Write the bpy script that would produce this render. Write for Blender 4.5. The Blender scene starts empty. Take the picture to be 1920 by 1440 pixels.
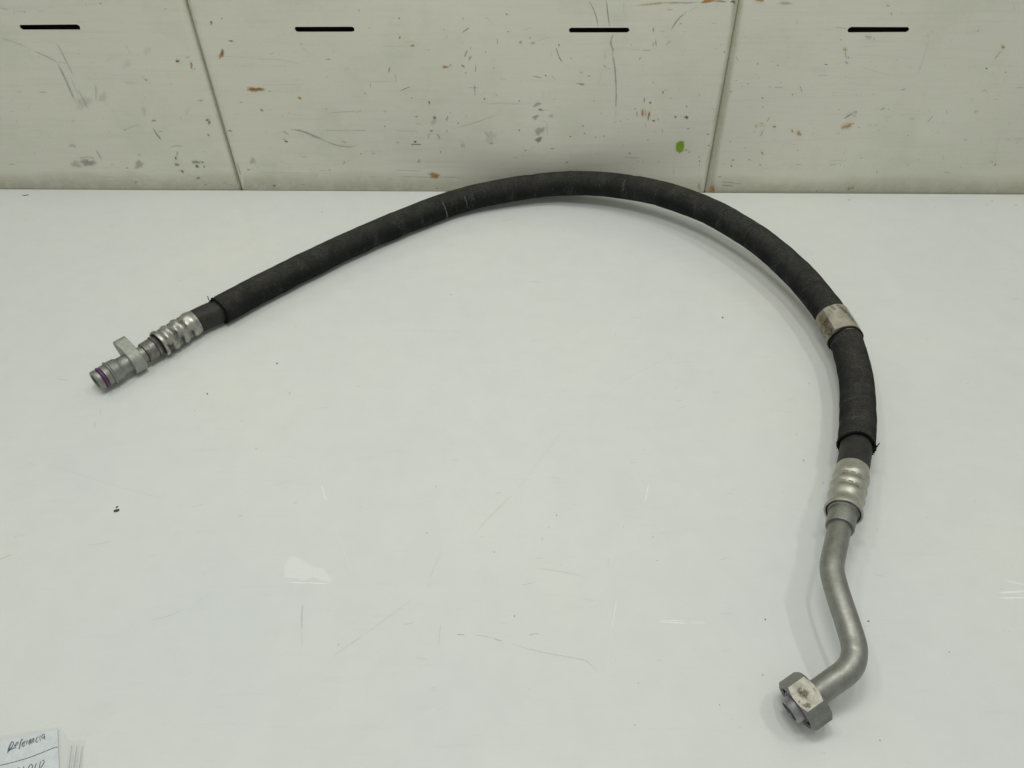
import bpy, bmesh, math, random
import numpy as np
from mathutils import Vector, Matrix, noise
from mathutils.geometry import tessellate_polygon
random.seed(7)
S = bpy.context.scene
COL = S.collection

# ------------------------------------------------------------------ camera
F = 1442.0                      # focal length in photo pixels (1920 wide)
H = 0.5                         # camera height above the table
_D = Vector((31.0, 1478.0, F)).normalized()          # world down, seen in camera axes (right, down, forward)
_Zc = -_D
_Yc = (Vector((0, 0, 1)) - Vector((0, 0, 1)).dot(_D) * _D).normalized()
_Xc = _Yc.cross(_Zc)
CAM = Vector((0, 0, H))
def c2w(v): return Vector((v.dot(_Xc), v.dot(_Yc), v.dot(_Zc)))
R_, D_, F_ = c2w(Vector((1, 0, 0))), c2w(Vector((0, 1, 0))), c2w(Vector((0, 0, 1)))
cd = bpy.data.cameras.new('camera'); cam = bpy.data.objects.new('camera', cd); COL.objects.link(cam)
cd.sensor_width = 36; cd.lens = F / 1920 * 36; cd.clip_start = 0.01; cd.clip_end = 60
M = Matrix((R_, -D_, -F_)).transposed().to_4x4(); M.translation = CAM
cam.matrix_world = M
S.camera = cam

# ------------------------------------------------------------------ light
S.view_settings.view_transform = 'Standard'; S.view_settings.look = 'None'
S.view_settings.exposure = 0.0; S.view_settings.gamma = 1.0
w = bpy.data.worlds.new("World"); S.world = w; w.use_nodes = True
bg = w.node_tree.nodes['Background']; bg.inputs['Color'].default_value = (0.985, 1.0, 0.975, 1); bg.inputs['Strength'].default_value = 0.385
def area(name, loc, sx, sy, power, col=(1.0, 0.985, 0.93)):
    l = bpy.data.lights.new(name, 'AREA'); l.shape = 'RECTANGLE'; l.size = sx; l.size_y = sy; l.energy = power; l.color = col
    o = bpy.data.objects.new(name, l); COL.objects.link(o); o.location = loc      # area lamps shine straight down
    return o
area('ceiling_tube_lamp', (0.27, 0.55, 2.5), 0.10, 0.50, 6.4)
area('ceiling_tube_lamp', (1.20, 0.55, 2.5), 0.10, 0.50, 7.0)
area('ceiling_tube_lamp', (-1.06, 0.52, 2.5), 0.10, 0.50, 6.0)
area('added_fill_lamp', (-0.06, 0.33, 1.12), 0.24, 0.16, 2.7, (1.0, 0.99, 0.95))  # added lamp, brightens the middle of the table

# ------------------------------------------------------------------ projection helpers
def ray(u, v): return (R_ * (u - 960) + D_ * (v - 720) + F_ * F).normalized()
def tp(u, v, z=0.0):
    r = ray(u, v); return CAM + r * ((z - H) / r.z)
def depth(p): return (p - CAM).dot(F_)
def pxm(px, p): return px * depth(p) / F
A_, B_ = tp(0, 353.8), tp(1920, 363.6)
U_ = (B_ - A_).normalized(); N_ = Vector((U_.y, -U_.x, 0))          # N_ points to the camera side
W0 = A_.copy()
def wp(u, v, off=0.0):
    r = ray(u, v); P = W0 + N_ * off; return CAM + r * ((P - CAM).dot(N_) / r.dot(N_))
def wl(p): return (p - W0).dot(U_), p.z                              # wall-local coordinates
def wg(x, z, d=0.0): return W0 + U_ * x + Vector((0, 0, z)) + N_ * d

# ------------------------------------------------------------------ object helpers
def tag(o, label=None, cat=None, group=None, kind=None):
    for k, v in (('label', label), ('category', cat), ('group', group), ('kind', kind)):
        if v: o[k] = v
    return o
def mk(name, verts, faces, mat, parent=None, smooth=True, attrs=None, uv=None, sharp=None):
    me = bpy.data.meshes.new(name); me.from_pydata([tuple(v) for v in verts], [], faces); me.update()
    if smooth: me.polygons.foreach_set('use_smooth', [True] * len(me.polygons))
    if sharp: me.set_sharp_from_angle(angle=math.radians(sharp))
    if attrs:
        for an, data in attrs.items():
            a = me.attributes.new(an, 'FLOAT', 'POINT'); a.data.foreach_set('value', list(data))
    if uv:
        for an, data in uv.items():
            a = me.attributes.new(an, 'FLOAT_VECTOR', 'POINT'); a.data.foreach_set('vector', [c for t in data for c in t])
    me.materials.append(mat)
    o = bpy.data.objects.new(name, me); COL.objects.link(o)
    if parent: o.parent = parent
    return o
def empty(name, loc=(0, 0, 0)):
    o = bpy.data.objects.new(name, None); COL.objects.link(o); o.location = loc; o.empty_display_size = 0.02
    return o

# ------------------------------------------------------------------ materials
class NT:
    def __init__(s, name):
        s.m = bpy.data.materials.new(name); s.m.use_nodes = True; s.t = s.m.node_tree
        s.b = s.t.nodes['Principled BSDF']; s.out = s.t.nodes['Material Output']
    def n(s, typ, **kw):
        nd = s.t.nodes.new(typ)
        for k, v in kw.items():
            if k in nd.inputs: nd.inputs[k].default_value = v
            else: setattr(nd, k, v)
        return nd
    def l(s, a, b): s.t.links.new(a, b)
    def obj(s, scale=(1, 1, 1)):
        tc = s.n('ShaderNodeTexCoord'); mp = s.n('ShaderNodeMapping'); mp.inputs['Scale'].default_value = scale
        s.l(tc.outputs['Object'], mp.inputs['Vector']); return mp.outputs['Vector']
    def attr(s, name, out='Vector'):
        a = s.n('ShaderNodeAttribute'); a.attribute_name = name; return a.outputs[out]
    def noise(s, vec, scale, detail=4, rough=0.55, out='Fac'):
        nd = s.n('ShaderNodeTexNoise'); nd.inputs['Scale'].default_value = scale; nd.inputs['Detail'].default_value = detail
        nd.inputs['Roughness'].default_value = rough; s.l(vec, nd.inputs['Vector']); return nd.outputs[out]
    def ramp(s, fac, stops):
        r = s.n('ShaderNodeValToRGB'); e = r.color_ramp.elements
        while len(e) < len(stops): e.new(0.5)
        for k, (p, c) in enumerate(stops):
            e[k].position = p; e[k].color = (c[0], c[1], c[2], 1) if hasattr(c, '__len__') else (c, c, c, 1)
        s.l(fac, r.inputs['Fac']); return r.outputs['Color']
    def mix(s, fac, a, b, mode='MIX'):
        m = s.n('ShaderNodeMix', data_type='RGBA', blend_type=mode)
        for sock, v in ((m.inputs[0], fac), (m.inputs[6], a), (m.inputs[7], b)):
            if hasattr(v, 'is_linked'): s.l(v, sock)
            elif hasattr(v, '__len__'): sock.default_value = (v[0], v[1], v[2], 1)
            else: sock.default_value = v
        return m.outputs[2]
    def math(s, op, a, b=0.0):
        m = s.n('ShaderNodeMath', operation=op)
        for sock, v in ((m.inputs[0], a), (m.inputs[1], b)):
            if hasattr(v, 'is_linked'): s.l(v, sock)
            else: sock.default_value = v
        return m.outputs[0]
    def bump(s, h, strength, dist=0.001, prev=None):
        b = s.n('ShaderNodeBump'); b.inputs['Strength'].default_value = strength; b.inputs['Distance'].default_value = dist
        s.l(h, b.inputs['Height'])
        if prev is not None: s.l(prev, b.inputs['Normal'])
        return b.outputs['Normal']
    def set(s, **kw):
        for k, v in kw.items():
            sock = s.b.inputs[k.replace('_', ' ')]
            if hasattr(v, 'is_linked'): s.l(v, sock)
            elif hasattr(v, '__len__') and len(v) == 3: sock.default_value = (v[0], v[1], v[2], 1)
            else: sock.default_value = v
        return s.m

def m_table():
    t = NT('white_laminate'); v = t.obj()
    big = t.ramp(t.noise(v, 5.0, 3), [(0.35, (0.705, 0.741, 0.722)), (0.5, (0.724, 0.752, 0.719)), (0.68, (0.742, 0.761, 0.708))])
    blot = t.ramp(t.noise(v, 38.0, 5, 0.7), [(0.3, 0.965), (0.62, 1.0)])
    c = t.mix(1.0, big, blot, 'MULTIPLY')
    sm = t.obj((1.0, 9.0, 1.0))
    st = t.ramp(t.noise(sm, 14.0, 5, 0.75), [(0.28, 0.93), (0.42, 1.0)])
    c = t.mix(0.6, c, st, 'MULTIPLY')
    ro = t.ramp(t.noise(v, 60.0, 4), [(0.3, 0.12), (0.7, 0.18)])
    return t.set(Base_Color=c, Roughness=ro, Specular_IOR_Level=0.42)
def m_panel():
    t = NT('painted_steel'); v = t.obj()
    base = t.ramp(t.noise(v, 4.0, 4), [(0.3, (0.70, 0.70, 0.59)), (0.7, (0.77, 0.77, 0.655))])
    hz = t.obj((1.2, 1.2, 26.0))
    br = t.ramp(t.noise(hz, 9.0, 6, 0.75), [(0.22, 0.86), (0.48, 1.0), (0.8, 1.03)])
    c = t.mix(0.75, base, br, 'MULTIPLY')
    sc = t.ramp(t.noise(v, 420.0, 3, 0.7), [(0.27, 0.72), (0.36, 1.0)])
    c = t.mix(0.7, c, sc, 'MULTIPLY')
    cl = t.ramp(t.noise(v, 11.0, 6, 0.7), [(0.3, (0.90, 0.91, 0.88)), (0.5, (1, 1, 1))])
    c = t.mix(0.8, c, cl, 'MULTIPLY')
    nb = t.bump(t.noise(v, 180.0, 3), 0.06)
    return t.set(Base_Color=c, Roughness=0.42, Normal=nb)
def m_flat(name, col, rough=0.6, metal=0.0, spec=0.5):
    t = NT(name); v = t.obj()
    c = t.mix(t.noise(v, 300.0, 3), [x * 0.82 for x in col], [min(1, x * 1.15) for x in col])
    return t.set(Base_Color=c, Roughness=rough, Metallic=metal, Specular_IOR_Level=spec)
def m_metal(name, lo, hi, dark=0.35, rough=(0.36, 0.52), scale=160, grime_and_shade=0.0, bump=0.12):
    t = NT(name); v = t.obj()
    c = t.ramp(t.noise(v, scale, 5, 0.65), [(0.3, lo), (0.7, hi)])
    sp = t.ramp(t.noise(v, 900.0, 3, 0.6), [(0.26, dark), (0.40, 1.0)])
    c = t.mix(0.55, c, sp, 'MULTIPLY')
    if grime_and_shade:
        g = t.ramp(t.noise(v, 75.0, 5, 0.7), [(0.40, (0.10, 0.10, 0.09)), (0.50, (1, 1, 1))])
        c = t.mix(grime_and_shade, c, g, 'MULTIPLY')
    r = t.ramp(t.noise(v, scale * 1.7, 4), [(0.3, rough[0]), (0.7, rough[1])])
    nb = t.bump(t.noise(v, 700.0, 4), bump, 0.0004)
    return t.set(Base_Color=c, Roughness=r, Metallic=0.92, Normal=nb)
def m_sleeve():
    t = NT('braided_textile'); st = t.attr('st')                     # st = (metres along, metres around, 0)
    sx = t.n('ShaderNodeSeparateXYZ'); t.l(st, sx.inputs[0])
    a = t.math('SINE', t.math('MULTIPLY', sx.outputs['X'], 2 * math.pi / 0.00175))
    b = t.math('SINE', t.math('MULTIPLY', sx.outputs['Y'], 2 * math.pi / 0.0017))
    weave = t.math('ADD', t.math('MULTIPLY', a, 0.6), t.math('MULTIPLY', t.math('MULTIPLY', a, b), 0.6))
    wn = t.math('ADD', t.math('MULTIPLY', weave, 0.22), 0.5)
    v = t.obj()
    base = t.ramp(t.noise(v, 42.0, 5, 0.65), [(0.3, (0.005, 0.0065, 0.0065)), (0.52, (0.010, 0.0118, 0.0115)), (0.75, (0.025, 0.026, 0.023))])
    # pale dust worn into the crests of the weave, in patches and thin hoops
    mp = t.n('ShaderNodeMapping'); mp.inputs['Scale'].default_value = (1.0, 0.45, 1); t.l(st, mp.inputs['Vector'])
    patch = t.ramp(t.noise(mp.outputs[0], 55.0, 5, 0.7), [(0.52, 0.0), (0.72, 1.0)])
    fine = t.ramp(t.noise(v, 800.0, 3, 0.7), [(0.42, 0.0), (0.62, 1.0)])
    dust = t.math('MULTIPLY', t.math('MULTIPLY', patch, fine), t.math('ADD', wn, 0.35))
    c = t.mix(t.math('MULTIPLY', dust, 0.5), base, (0.19, 0.195, 0.19))
    top = t.attr('top', 'Fac')                                       # brownish dust along the upper side, strengthened to paint its lit tone
    tn = t.math('MULTIPLY', top, t.ramp(t.noise(v, 90.0, 4, 0.7), [(0.25, 0.25), (0.75, 1.0)]))
    c = t.mix(t.math('MULTIPLY', tn, 0.6), c, (0.085, 0.080, 0.067))
    c = t.mix(0.7, c, t.ramp(wn, [(0.25, 0.25), (0.7, 1.5)]), 'MULTIPLY')
    c = t.mix(0.9, c, t.ramp(t.noise(v, 480.0, 3, 0.7), [(0.3, 0.65), (0.5, 0.95), (0.75, 1.7)]), 'MULTIPLY')
    n1 = t.bump(wn, 0.55, 0.0004)
    n2 = t.bump(t.noise(v, 120.0, 4), 0.35, 0.001, n1)
    return t.set(Base_Color=c, Roughness=0.78, Normal=n2, Specular_IOR_Level=0.22, Sheen_Weight=0.0)
def m_rubber():
    t = NT('black_rubber'); v = t.obj()
    c = t.ramp(t.noise(v, 90.0, 5, 0.7), [(0.3, (0.014, 0.014, 0.013)), (0.75, (0.040, 0.039, 0.034))])
    return t.set(Base_Color=c, Roughness=0.6, Normal=t.bump(t.noise(v, 400.0, 4), 0.2, 0.0005), Specular_IOR_Level=0.35)
_mark = {}
def m_mark(key, col, rough=0.6, ns=900.0, breakup=0.5, var=0.3):
    if key in _mark: return _mark[key]
    t = NT('mark_' + key); v = t.obj()
    a = t.attr('alpha', 'Fac')
    nz = t.noise(v, ns, 4, 0.7)
    k = t.ramp(nz, [(0.5 - 0.22 * breakup - 0.02, 1 - breakup), (0.5 + 0.02, 1.0)])
    al = t.math('MULTIPLY', a, k)
    c = t.mix(t.noise(v, ns * 0.4, 3), [x * (1 - var) for x in col], [min(1, x * (1 + var)) for x in col])
    t.set(Base_Color=c, Roughness=rough, Alpha=al)
    _mark[key] = t.m; return t.m

MT, MP = m_table(), m_panel()
M_DARK = m_flat('dark_void', (0.055, 0.034, 0.036), 0.9)
M_SLV, M_RUB = m_sleeve(), m_rubber()
M_ALU = m_metal('dull_aluminium', (0.26, 0.265, 0.235), (0.35, 0.355, 0.32), rough=(0.46, 0.58))
M_FER = m_metal('crimped_aluminium', (0.42, 0.42, 0.36), (0.54, 0.54, 0.465), rough=(0.42, 0.56), scale=220)
M_FERG = m_metal('greasy_aluminium', (0.36, 0.36, 0.325), (0.50, 0.50, 0.45), rough=(0.34, 0.48), scale=220, grime_and_shade=0.55, bump=0.15)
M_COL = m_metal('stained_steel', (0.19, 0.185, 0.17), (0.29, 0.28, 0.255), rough=(0.42, 0.56), scale=300, grime_and_shade=0.4)
M_LUG = m_metal('cast_aluminium', (0.34, 0.355, 0.315), (0.44, 0.455, 0.41), rough=(0.58, 0.7), scale=260, bump=0.5)
M_NUT = m_metal('zinc_steel', (0.23, 0.24, 0.225), (0.32, 0.33, 0.30), rough=(0.5, 0.62), scale=240)
M_SPIG = m_metal('mauve_grey_steel', (0.31, 0.31, 0.32), (0.42, 0.42, 0.43), rough=(0.4, 0.5), scale=240)
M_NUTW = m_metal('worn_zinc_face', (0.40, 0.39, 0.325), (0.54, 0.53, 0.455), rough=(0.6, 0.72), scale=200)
M_BAND = m_metal('shaded_scuffed_tin', (0.24, 0.215, 0.17), (0.40, 0.365, 0.30), rough=(0.42, 0.55), scale=160, grime_and_shade=0.5)  # darker brown copy of the tin, the band's shading put into its colour
M_BAND2 = m_metal('lit_tin_band', (0.46, 0.43, 0.36), (0.66, 0.62, 0.53), rough=(0.36, 0.5), scale=120, grime_and_shade=0.15)  # lighter copy of the tin, paints the lit side of the seam
M_RING = m_flat('purple_rubber', (0.115, 0.032, 0.135), 0.35)
M_THREAD = m_flat('black_thread', (0.006, 0.006, 0.006), 0.9, spec=0.2)
M_PAPER = m_flat('bluish_paper', (0.69, 0.75, 0.76), 0.7)

# ------------------------------------------------------------------ table top
def slab(name, quad, z0, z1, mat, parent=None):
    vs = [Vector((p.x, p.y, z1)) for p in quad] + [Vector((p.x, p.y, z0)) for p in quad]
    n = len(quad); f = [list(range(n)), list(range(2 * n - 1, n - 1, -1))]
    f += [[i + n, (i + 1) % n + n, (i + 1) % n, i] for i in range(n)]
    return mk(name, vs, f, mat, parent, smooth=False)
back0, back1 = wg(-0.9, 0, 0.0014), wg(2.6, 0, 0.0014)
front0 = back0 + N_ * 1.5; front1 = back1 + N_ * 1.5
tag(slab('tabletop', [front0, front1, back1, back0], -0.03, 0.0, MT), 'glossy white laminate tabletop with faint scratches', kind='structure')

# ------------------------------------------------------------------ wall of steel panels
WT = tag(empty('wall', wg(0, 0)), 'wall of worn cream steel panels standing behind the tabletop', kind='structure')
def to_local(o, par):
    o.matrix_parent_inverse = Matrix.Translation(par.location).inverted()
xl = 0.5 * (wl(wp(346, 0))[0] + wl(wp(451, 357.5))[0]); xr = 0.5 * (wl(wp(1387, 0))[0] + wl(wp(1322, 362))[0])
PW = xr - xl
TOP = 0.9
joints = [xl - 2 * PW, xl - PW, xl, xr, xr + PW, xr + 2 * PW]
slots_px = {1: [(37, 150, 51)], 2: [(553, 664, 54.8), (1067, 1180, 56.4)], 3: [(1590, 1705, 56.4)]}
sz = wl(wp(960, 56))[1]; sw = wl(wp(1704, 56))[0] - wl(wp(1591, 56))[0]
# outline of a panel: rolled edges left and right
def panel(i, x0, x1, push=0.0, mat=None):
    g = 0.0013
    a, b = x0 + (0.0006 if i == 3 else g), x1 - (0.0006 if i == 2 else g); e = 0.009
    prof = [(0.0, -0.016), (0.0, -0.0045), (0.0008, -0.0028), (0.0022, -0.0015), (0.0045, -0.0006), (e, 0.0)]
    vs, fs = [], []
    z0, z1 = -0.06, TOP
    def strip(pts):
        k = len(vs)
        for x, d in pts: vs.append(wg(x, z0, d + push)); vs.append(wg(x, z1, d + push))
        for j in range(len(pts) - 1): fs.append([k + 2 * j, k + 2 * j + 2, k + 2 * j + 3, k + 2 * j + 1])
    strip([(a + p, d) for p, d in prof]); strip([(b - p, d) for p, d in reversed(prof)])
    # face with slot holes
    cen = [(x0 + PW * 0.2463, sz, sw), (x0 + PW * 0.7415, sz, sw)]
    def read(l, rr, v): a_, b_ = wl(wp(l, v)), wl(wp(rr, v)); return ((a_[0] + b_[0]) / 2, a_[1], b_[0] - a_[0])
    if i == 1: cen[1] = read(37, 150, 51.3)
    if i == 2: cen = [read(553, 664.5, 54.8), read(1067, 1180, 56.5)]
    if i == 3: cen[0] = read(1590, 1705, 56.6)
    outer = [(a + e, z0), (b - e, z0), (b - e, z1), (a + e, z1)]
    loops = [outer]
    hh = 0.0029
    for c, sz_, sw_ in cen:
        lp = []
        for s_ in range(24):
            t = 2 * math.pi * s_ / 24 + math.pi / 24
            cx = c + (sw_ / 2 - hh) * (1 if math.cos(t) > 0 else -1)
            jit = 0.0003 * random.uniform(-1, 1)
            lp.append((cx + hh * math.cos(t) + jit, sz_ + (hh + jit) * math.sin(t)))
        loops.append(lp)
    k = len(vs); flat = [p for lp in loops for p in lp]
    for x, z in flat: vs.append(wg(x, z, push))
    for tri in tessellate_polygon([[Vector((x, z, 0)) for x, z in lp] for lp in loops]):
        p = [vs[k + t] for t in tri]
        if (p[1] - p[0]).cross(p[2] - p[0]).dot(N_) < 0: tri = tri[::-1]
        fs.append([k + t for t in tri])
    off = k + 4
    for lp in loops[1:]:
        m = len(lp); kk = len(vs)
        for x, z in lp: vs.append(wg(x, z, push - 0.0015))
        for j in range(m): fs.append([off + j, off + (j + 1) % m, kk + (j + 1) % m, kk + j])
        off += m
    o = mk('panel', vs, fs, MP, WT, smooth=True, sharp=40); to_local(o, WT)
    return o
pushes = [0, 0, 0.0, -0.0004, 0]
panels = []
for i in range(5):
    panels.append(panel(i, joints[i], joints[i + 1], {1: 0.0, 2: 0.0006, 3: -0.0008}.get(i, 0)))
bk = slab('backing_board', [wg(joints[0] + .01, 0, -0.022), wg(joints[-1] - .01, 0, -0.022), wg(joints[-1] - .01, 0, -0.03), wg(joints[0] + .01, 0, -0.03)], -0.06, TOP - 0.002, M_DARK, WT)
to_local(bk, WT)
def panel_of(u, v):
    x = wl(wp(u, v))[0]
    for i in range(5):
        if joints[i] <= x < joints[i + 1]: return i
    return 4

# ------------------------------------------------------------------ flat marks (paint, rust, scuffs, ink)
class Marks:
    """Gathers thin flat patches lying on the wall or the table: vertices plus an opacity attribute."""
    lift = 0
    def __init__(s, surf='wall', h=None):
        s.v, s.f, s.a = [], [], []; s.surf = surf
        if h is None:
            Marks.lift += 1; h = 0.00012 + 0.00006 * (Marks.lift % 9)
        s.h = h + (0.0007 if surf == 'wall' else 0)
    def P(s, u, v):
        return wp(u, v, s.h) if s.surf == 'wall' else tp(u, v, s.h)
    def stroke(s, pts, w, al=0.6, taper=True, core=0.4):
        pts = smooth_px(pts, max(1.5, w))
        n = len(pts)
        if n < 2: return
        for i, (u, v) in enumerate(pts):
            a = pts[max(0, i - 1)]; b = pts[min(n - 1, i + 1)]
            dx, dy = b[0] - a[0], b[1] - a[1]; L = math.hypot(dx, dy) or 1
            nx, ny = -dy / L, dx / L
            t = i / (n - 1); k = (min(1, 4 * t + .15) * min(1, 4 * (1 - t) + .15)) if taper else 1
            ww = w * 0.5 * (0.55 + 0.45 * k) * random.uniform(0.8, 1.2)
            base = len(s.v)
            for q, aa in ((-1, 0), (-core, 1), (core, 1), (1, 0)):
                s.v.append(s.P(u + nx * ww * q, v + ny * ww * q)); s.a.append(al * aa * k)
            if i: 
                for j in range(3): s.f.append([base - 4 + j, base - 3 + j, base + j + 1, base + j])
    def blob(s, u, v, rx, ry, al=0.7, ang=0, rough=0.25, core=0.55):
        n = 22; c, sn = math.cos(math.radians(ang)), math.sin(math.radians(ang))
        ph = [random.uniform(0, 6.28) for _ in range(4)]
        base = len(s.v); s.v.append(s.P(u, v)); s.a.append(al)
        for ring, aa in ((core, 1.0), (1.0, 0.0)):
            for i in range(n):
                t = 2 * math.pi * i / n
                k = 1 + rough * (0.5 * math.sin(2 * t + ph[0]) + 0.35 * math.sin(3 * t + ph[1]) + 0.3 * math.sin(5 * t + ph[2]) + .25 * math.sin(8 * t + ph[3]))
                x, y = rx * ring * k * math.cos(t), ry * ring * k * math.sin(t)
                s.v.append(s.P(u + x * c - y * sn, v + x * sn + y * c)); s.a.append(al * aa)
        for i in range(n):
            j = (i + 1) % n
            s.f.append([base, base + 1 + i, base + 1 + j]); s.f.append([base + 1 + i, base + 1 + n + i, base + 1 + n + j, base + 1 + j])
    def poly(s, pts, al, feather=2.0):
        cx = sum(p[0] for p in pts) / len(pts); cy = sum(p[1] for p in pts) / len(pts)
        base = len(s.v); n = len(pts); s.v.append(s.P(cx, cy)); s.a.append(al)
        for x, y in pts: s.v.append(s.P(x, y)); s.a.append(al)
        for x, y in pts:
            L = math.hypot(x - cx, y - cy) or 1; s.v.append(s.P(x + (x - cx) / L * feather, y + (y - cy) / L * feather)); s.a.append(0)
        for i in range(n):
            j = (i + 1) % n
            s.f.append([base, base + 1 + i, base + 1 + j]); s.f.append([base + 1 + i, base + 1 + n + i, base + 1 + n + j, base + 1 + j])
    def build(s, name, mat, parent=None, stuff=False):
        if not s.v: return None
        o = mk(name, s.v, s.f, mat, parent, smooth=False, attrs={'alpha': s.a})
        if parent: o.matrix_parent_inverse = Matrix.Translation(root_loc(parent)).inverted()
        if stuff: o['kind'] = 'stuff'
        return o
def root_loc(p):
    if p.type == 'EMPTY': return p.location
    return Vector((0, 0, 0))
def smooth_px(pts, step):
    if len(pts) == 2 and math.hypot(pts[1][0] - pts[0][0], pts[1][1] - pts[0][1]) < step * 2:
        return [pts[0], ((pts[0][0] + pts[1][0]) / 2, (pts[0][1] + pts[1][1]) / 2), pts[1]]
    P = [pts[0]] + list(pts) + [pts[-1]]; out = []
    for i in range(1, len(P) - 2):
        L = math.hypot(P[i + 1][0] - P[i][0], P[i + 1][1] - P[i][1]); k = max(1, int(L / step))
        for j in range(k):
            t = j / k
            out.append(tuple(0.5 * (2 * P[i][c] + (P[i + 1][c] - P[i - 1][c]) * t + (2 * P[i - 1][c] - 5 * P[i][c] + 4 * P[i + 1][c] - P[i + 2][c]) * t * t + (3 * P[i][c] - P[i - 1][c] - 3 * P[i + 1][c] + P[i + 2][c]) * t ** 3) for c in (0, 1)))
    out.append(tuple(pts[-1])); return out

def m_pale():  # pale marks, most of them reflections painted onto the tabletop
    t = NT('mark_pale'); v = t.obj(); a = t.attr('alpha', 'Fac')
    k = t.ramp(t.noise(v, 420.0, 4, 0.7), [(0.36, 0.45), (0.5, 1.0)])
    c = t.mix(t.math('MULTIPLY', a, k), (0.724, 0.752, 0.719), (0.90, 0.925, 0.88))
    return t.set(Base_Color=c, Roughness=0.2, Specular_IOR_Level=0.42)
MK = {'g': m_mark('graphite', (0.11, 0.11, 0.10), 0.5, 900, 0.6), 'k': m_mark('black', (0.03, 0.03, 0.03), 0.5, 900, 0.2),
      'r': m_mark('rust', (0.50, 0.25, 0.035), 0.7, 700, 0.35), 'o': m_mark('olive', (0.19, 0.15, 0.05), 0.6, 900, 0.4),
      'b': m_mark('brown', (0.15, 0.115, 0.08), 0.7, 900, 0.5), 'n': m_mark('green_paint', (0.22, 0.42, 0.015), 0.4, 500, 0.1),
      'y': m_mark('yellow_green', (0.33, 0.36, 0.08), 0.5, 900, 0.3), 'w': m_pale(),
      'd': m_mark('grime_and_shade', (0.40, 0.385, 0.27), 0.5, 60, 0.25, 0.12), 'i': m_mark('blue_black_ink', (0.012, 0.014, 0.022), 0.5, 900, 0.25),
      'v': m_mark('violet_ink', (0.05, 0.03, 0.22), 0.5, 900, 0.2), 'h': m_mark('chalk', (0.34, 0.36, 0.36), 0.8, 650, 0.85),
      'p': m_mark('rubbed_paint', (0.56, 0.56, 0.49), 0.4, 60, 0.3)}
OX = {'A': 0, 'B': 480, 'C': 960, 'D': 1420}
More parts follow.
